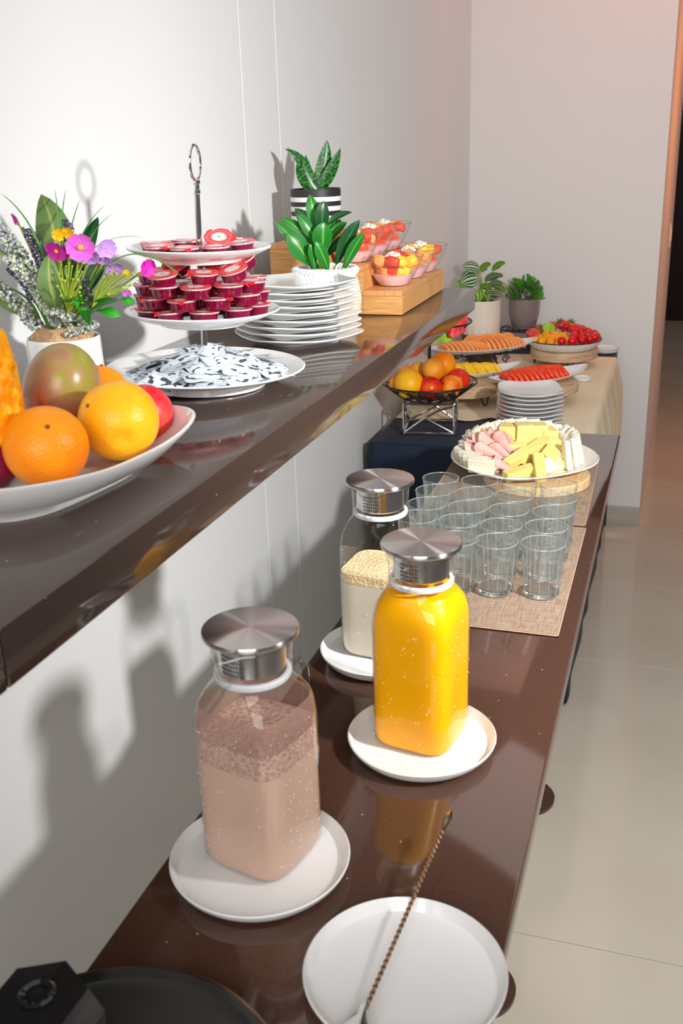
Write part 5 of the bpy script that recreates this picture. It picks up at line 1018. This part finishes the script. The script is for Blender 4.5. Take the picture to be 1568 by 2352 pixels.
# berry dish
slab_stand('wood_slice_stand', 'raw wood slice stand on hairpin legs under the berry dish', (0.058, 3.690), 0.3, 0.120, 0.066, 0.034, 0.02)
DZ = ZB + 0.0665; DX, DY = 0.056, 3.690
bd = thing('berry_dish', 'white fluted pie dish with a dark rim full of berries and mango', 'dish', (DX, DY, DZ))
G().lathe([(0, 0), (0.108, 0), (0.114, 0.003), (0.132, 0.029), (0.1335, 0.031), (0.131, 0.032), (0.113, 0.010), (0, 0.008)], 96, mod=lambda t, r, z: 0.0012 * math.cos(30 * t) if r > 0.11 else 0).ob('dish_body', M['ceramic'], bd)
G().tube(ring(0.1325, 0.032, n=72), 0.0022, 8, closed=True).ob('dark_rim', M['blackwire'], bd)
cher = G().ball(0.0162, (0, 0, 0), 20, 14).mesh('red_berry', M['berry']); CB = []
for r_, n_, a0, a1, z in ((0.112, 9, -88, 62, 0.038), (0.088, 7, -62, 70, 0.045), (0.062, 5, -45, 75, 0.052), (0.036, 3, -30, 80, 0.056)):
    for k in range(n_): a = math.radians(a0 + (a1 - a0) * k / (n_ - 1)); CB.append((DX + r_ * math.cos(a), DY + r_ * math.sin(a), DZ + z + 0.004 + (0.112 - r_) * 0.12 + rnd(-.002, .002)))
od = order(CB)
for (x, y, z), o_ in zip(CB, od): tag(place(cher, 'red_berry', None, (x, y, z), (rnd(0, 3), rnd(0, 3), 0)), 'glossy red berry in the pie dish, %s from the mango side' % ORD[o_], 'berry', 'red berries in the pie dish')
mc = chunk('mangocube', 0.0125, 0.0115, 0.011); MC = []
for k in range(24):
    a = math.radians(-188 + 112 * ((k * 7) % 24) / 23); r_ = (0.110, 0.088, 0.066, 0.040)[k % 4]; MC.append((DX + r_ * math.cos(a), DY + r_ * math.sin(a), DZ + 0.034 + 0.012 * (1 - r_ / 0.11) * 2))
od = order(MC)
for (x, y, z), o_ in zip(MC, od): tag(place(mc, 'mango_cube', None, (x, y, z), (rnd(-.4, .4), rnd(-.4, .4), rnd(0, 6))), 'orange mango cube in the pie dish, %s from the wall side' % ORD[o_], 'mango', 'mango cubes in the pie dish')
def strawberry(x, y, z, rot, lb):
    t = thing('strawberry', lb, 'strawberry', (x, y, z + 0.005), rot, 'strawberries in the pie dish'); t.scale = (1.4, 1.4, 1.4)
    G().lathe([(0, -0.020), (0.006, -0.017), (0.013, -0.004), (0.0145, 0.005), (0.011, 0.011), (0, 0.012)], 20, caps=False).ob('flesh', M['strawflesh'], t)
    g = G()
    for k in range(7): a = 2 * PI * k / 7; d = Vector((math.cos(a), math.sin(a), 0)); g.blade([Vector((0, 0, 0.012)), d * 0.006 + Vector((0, 0, 0.015)), d * 0.014 + Vector((0, 0, 0.018))], lambda t_: 0.003 * (1 - t_) + 0.0003, (-d.y, d.x, 0), 0.1, 3)
    g.ob('leafy_cap', M['leaf_ficus'], t)
for i, (a, r_, z, rot) in enumerate([(150, 0.104, 0.044, (0.9, 0.6, 0)), (176, 0.116, 0.040, (1.5, 0.4, 1)), (128, 0.088, 0.054, (1.3, 0, 2)), (104, 0.072, 0.062, (0.5, -0.5, 0)), (84, 0.090, 0.058, (0.6, 0.5, 0)), (195, 0.106, 0.040, (1.6, 0, 1.7))]):
    a = math.radians(a); strawberry(DX + r_ * math.cos(a), DY + r_ * math.sin(a), DZ + z, rot, 'red strawberry with green cap in the pie dish, %s around its back edge' % ORD[[2, 1, 3, 4, 5, 0][i]])
tag(place(kws, 'kiwi_slice', None, (DX - 0.060, DY + 0.046, DZ + 0.056), (0.9, 0.2, 0.2)), 'green kiwi piece among the strawberries of the pie dish', 'kiwi')

# small plates on the far table
for (x, y, r, z, lb) in [(0.150, 3.447, 0.030, ZB, 'small white saucer beside the papaya platter'), (0.185, 3.965, 0.052, ZT + 0.001, 'white plate at the far table corner, lower of two'), (0.187, 3.967, 0.052, ZT + 0.0085, 'white plate at the far table corner, upper of two')]:
    tag(coupe(r, 0.012).ob('small_plate', M['ceramic'], loc=(x, y, z)), lb, 'plate', 'small plates on the far table')

# black wire rack with pots
WR = thing('wire_rack', 'round black wire rack carrying the two far pot plants', 'rack', (-0.113, 3.868, ZT + 0.001))
zr = 0.102
g = G(); g.tube(ring(0.088, zr), 0.003, 8, closed=True); g.tube(ring(0.062, zr), 0.0022, 8, closed=True); g.tube(ring(0.036, zr), 0.0022, 8, closed=True)
for k in range(10): a = 2 * PI * k / 10; g.tube([(0.01 * math.cos(a), 0.01 * math.sin(a), zr), (0.088 * math.cos(a), 0.088 * math.sin(a), zr)], 0.0018, 6)
g.ob('rack_top', M['blackwire'], WR); G().tube(ring(0.084, 0.03), 0.0026, 8, closed=True).ob('lower_ring', M['blackwire'], WR)
for k in range(3): a = 2 * PI * k / 3 - 0.6; d = Vector((math.cos(a), math.sin(a), 0)); G().tube([d * 0.088 + Vector((0, 0, zr)), d * 0.098 + Vector((0, 0, zr * 0.6)), d * 0.083 + Vector((0, 0, 0.03)), d * 0.09 + Vector((0, 0, 0.003))], 0.003, 8).ob('leg', M['blackwire'], WR)
GP = thing('potted_plant', 'small bushy plant with purple flowers in a ribbed gray pot', 'plant', (-0.115, 3.868, ZT + 0.001 + zr + 0.0032))
G().lathe([(0, 0), (0.050, 0), (0.056, 0.004), (0.058, 0.008), (0.054, 0.008), (0.046, 0.004), (0, 0.004)], 48).ob('saucer', M['potgray'], GP)
G().lathe([(0, 0.0045), (0.038, 0.0045), (0.046, 0.012), (0.0555, 0.045), (0.0590, 0.085), (0.0585, 0.110), (0.056, 0.111), (0.055, 0.102), (0, 0.100)], 96, mod=lambda t, r, z: 0.0007 * math.cos(44 * t) if 0.008 < z < 0.108 else 0).ob('pot', M['potgray'], GP)
g = G()
for i in range(820):
    d = Vector((rnd(-1, 1), rnd(-1, 1), rnd(0.0, 1))); d.normalize(); p = Vector((0, 0, 0.108)) + Vector((d.x * 0.066, d.y * 0.066, d.z * 0.082)) * rnd(0.5, 1.02); s_ = d.orthogonal()
    g.blade([p, p + d * 0.007 + Vector((0, 0, 0.002)), p + d * 0.013], lambda t: 0.0044 * math.sin(PI * (0.15 + 0.8 * t)), s_.normalized().lerp(Vector((rnd(-1, 1), rnd(-1, 1), rnd(-1, 1))), 0.4), 0.1, 3)
g.ob('foliage', M['leaf_small'], GP, kind='stuff')
g = G()
for i in range(40):
    d = Vector((rnd(-1, 1), rnd(-1, 0.6), rnd(0.0, 1))); d.normalize(); p = Vector((0, 0, 0.108)) + Vector((d.x * 0.069, d.y * 0.069, d.z * 0.086)); g.ball(rnd(0.0030, 0.0046), tuple(p), 8, 6, sc=(1, 1, 0.8))
g.ob('purple_blossoms', M['petal_pur'], GP, kind='stuff')
WP = thing('potted_plant', 'striped leaf plant in a ribbed ivory pot on a dark bowl', 'plant', (-0.255, 3.735, ZT + 0.0028), (0, 0, math.atan2(0.307, 0.951)))
G().lathe([(0, 0.0), (0.052, 0.0), (0.055, 0.006), (0.040, 0.03), (0.040, 0.05), (0.060, 0.066), (0.071, 0.082), (0.073, 0.097), (0, 0.097)], 56).ob('pedestal_bowl', M['darkwood'], WP)
G().lathe([(0, 0.098), (0.064, 0.098), (0.068, 0.103), (0.071, 0.15), (0.0715, 0.225), (0.070, 0.227), (0.067, 0.2255), (0.067, 0.215), (0, 0.213)], 120, mod=lambda t, r, z: 0.0008 * math.cos(52 * t) if 0.1 < z < 0.222 and r > 0.067 else 0).ob('pot', M['potwhite'], WP)
G().lathe([(0, 0.2135), (0.0665, 0.2135), (0.06, 0.219), (0, 0.222)], 32).ob('soil', M['soil'], WP)
PP = 617.0
def fw(px, py, d=0): return Vector(((px - 1105) / PP, d, 0.219 + (695 - py) / PP))
def roundw(w_): return lambda t: w_ * math.sin(PI * (0.04 + 0.96 * t)) ** 0.65 * (1.12 - 0.35 * t)
for a, b, w_, d, k in [((1099, 622), (1057, 616), 13, -0.02, 'leaf_pep'), ((1103, 630), (1124, 616), 15, 0.0, 'leaf_lime'), ((1130, 628), (1158, 614), 13, 0.01, 'leaf_lime'), ((1095, 640), (1053, 652), 17, -0.03, 'leaf_pep'), ((1100, 640), (1072, 628), 14, 0.02, 'leaf_pep'), ((1112, 650), (1145, 638), 15, -0.02, 'leaf_pep'), ((1118, 660), (1150, 655), 12, -0.035, 'leaf_pep'), ((1112, 680), (1148, 682), 17, -0.06, 'leaf_pep'), ((1100, 665), (1125, 668), 14, -0.03, 'leaf_lime'), ((1125, 660), (1160, 678), 11, -0.01, 'leaf_lime'), ((1090, 670), (1094, 695), 14, -0.05, 'leaf_lime'), ((1085, 660), (1040, 655), 11, -0.01, 'leaf_lime'), ((1080, 670), (1056, 684), 14, -0.04, 'leaf_pep'), ((1105, 675), (1115, 692), 13, -0.055, 'leaf_lime'), ((1130, 650), (1155, 645), 12, 0.03, 'leaf_lime'), ((1090, 650), (1060, 640), 13, 0.04, 'leaf_pep')]:
    p0, p1 = fw(*a, d * 0.8), fw(*b, d); dr_ = p1 - p0
    G().blade(curve(p0, p1, (0, -0.004, 0.008), 10), roundw(w_ * 1.22 / PP), (dr_.z, 0.9 * dr_.length, -dr_.x + 0.3 * dr_.length), 0.12, 9).ob('leaf', M[k], WP)
    G().tube(curve(fw(rnd(1095, 1115), 697, rnd(-.02, .02)), p0, (0, 0, 0.004), 6), 0.0016, 6).ob('stem', M['stem_y'], WP)
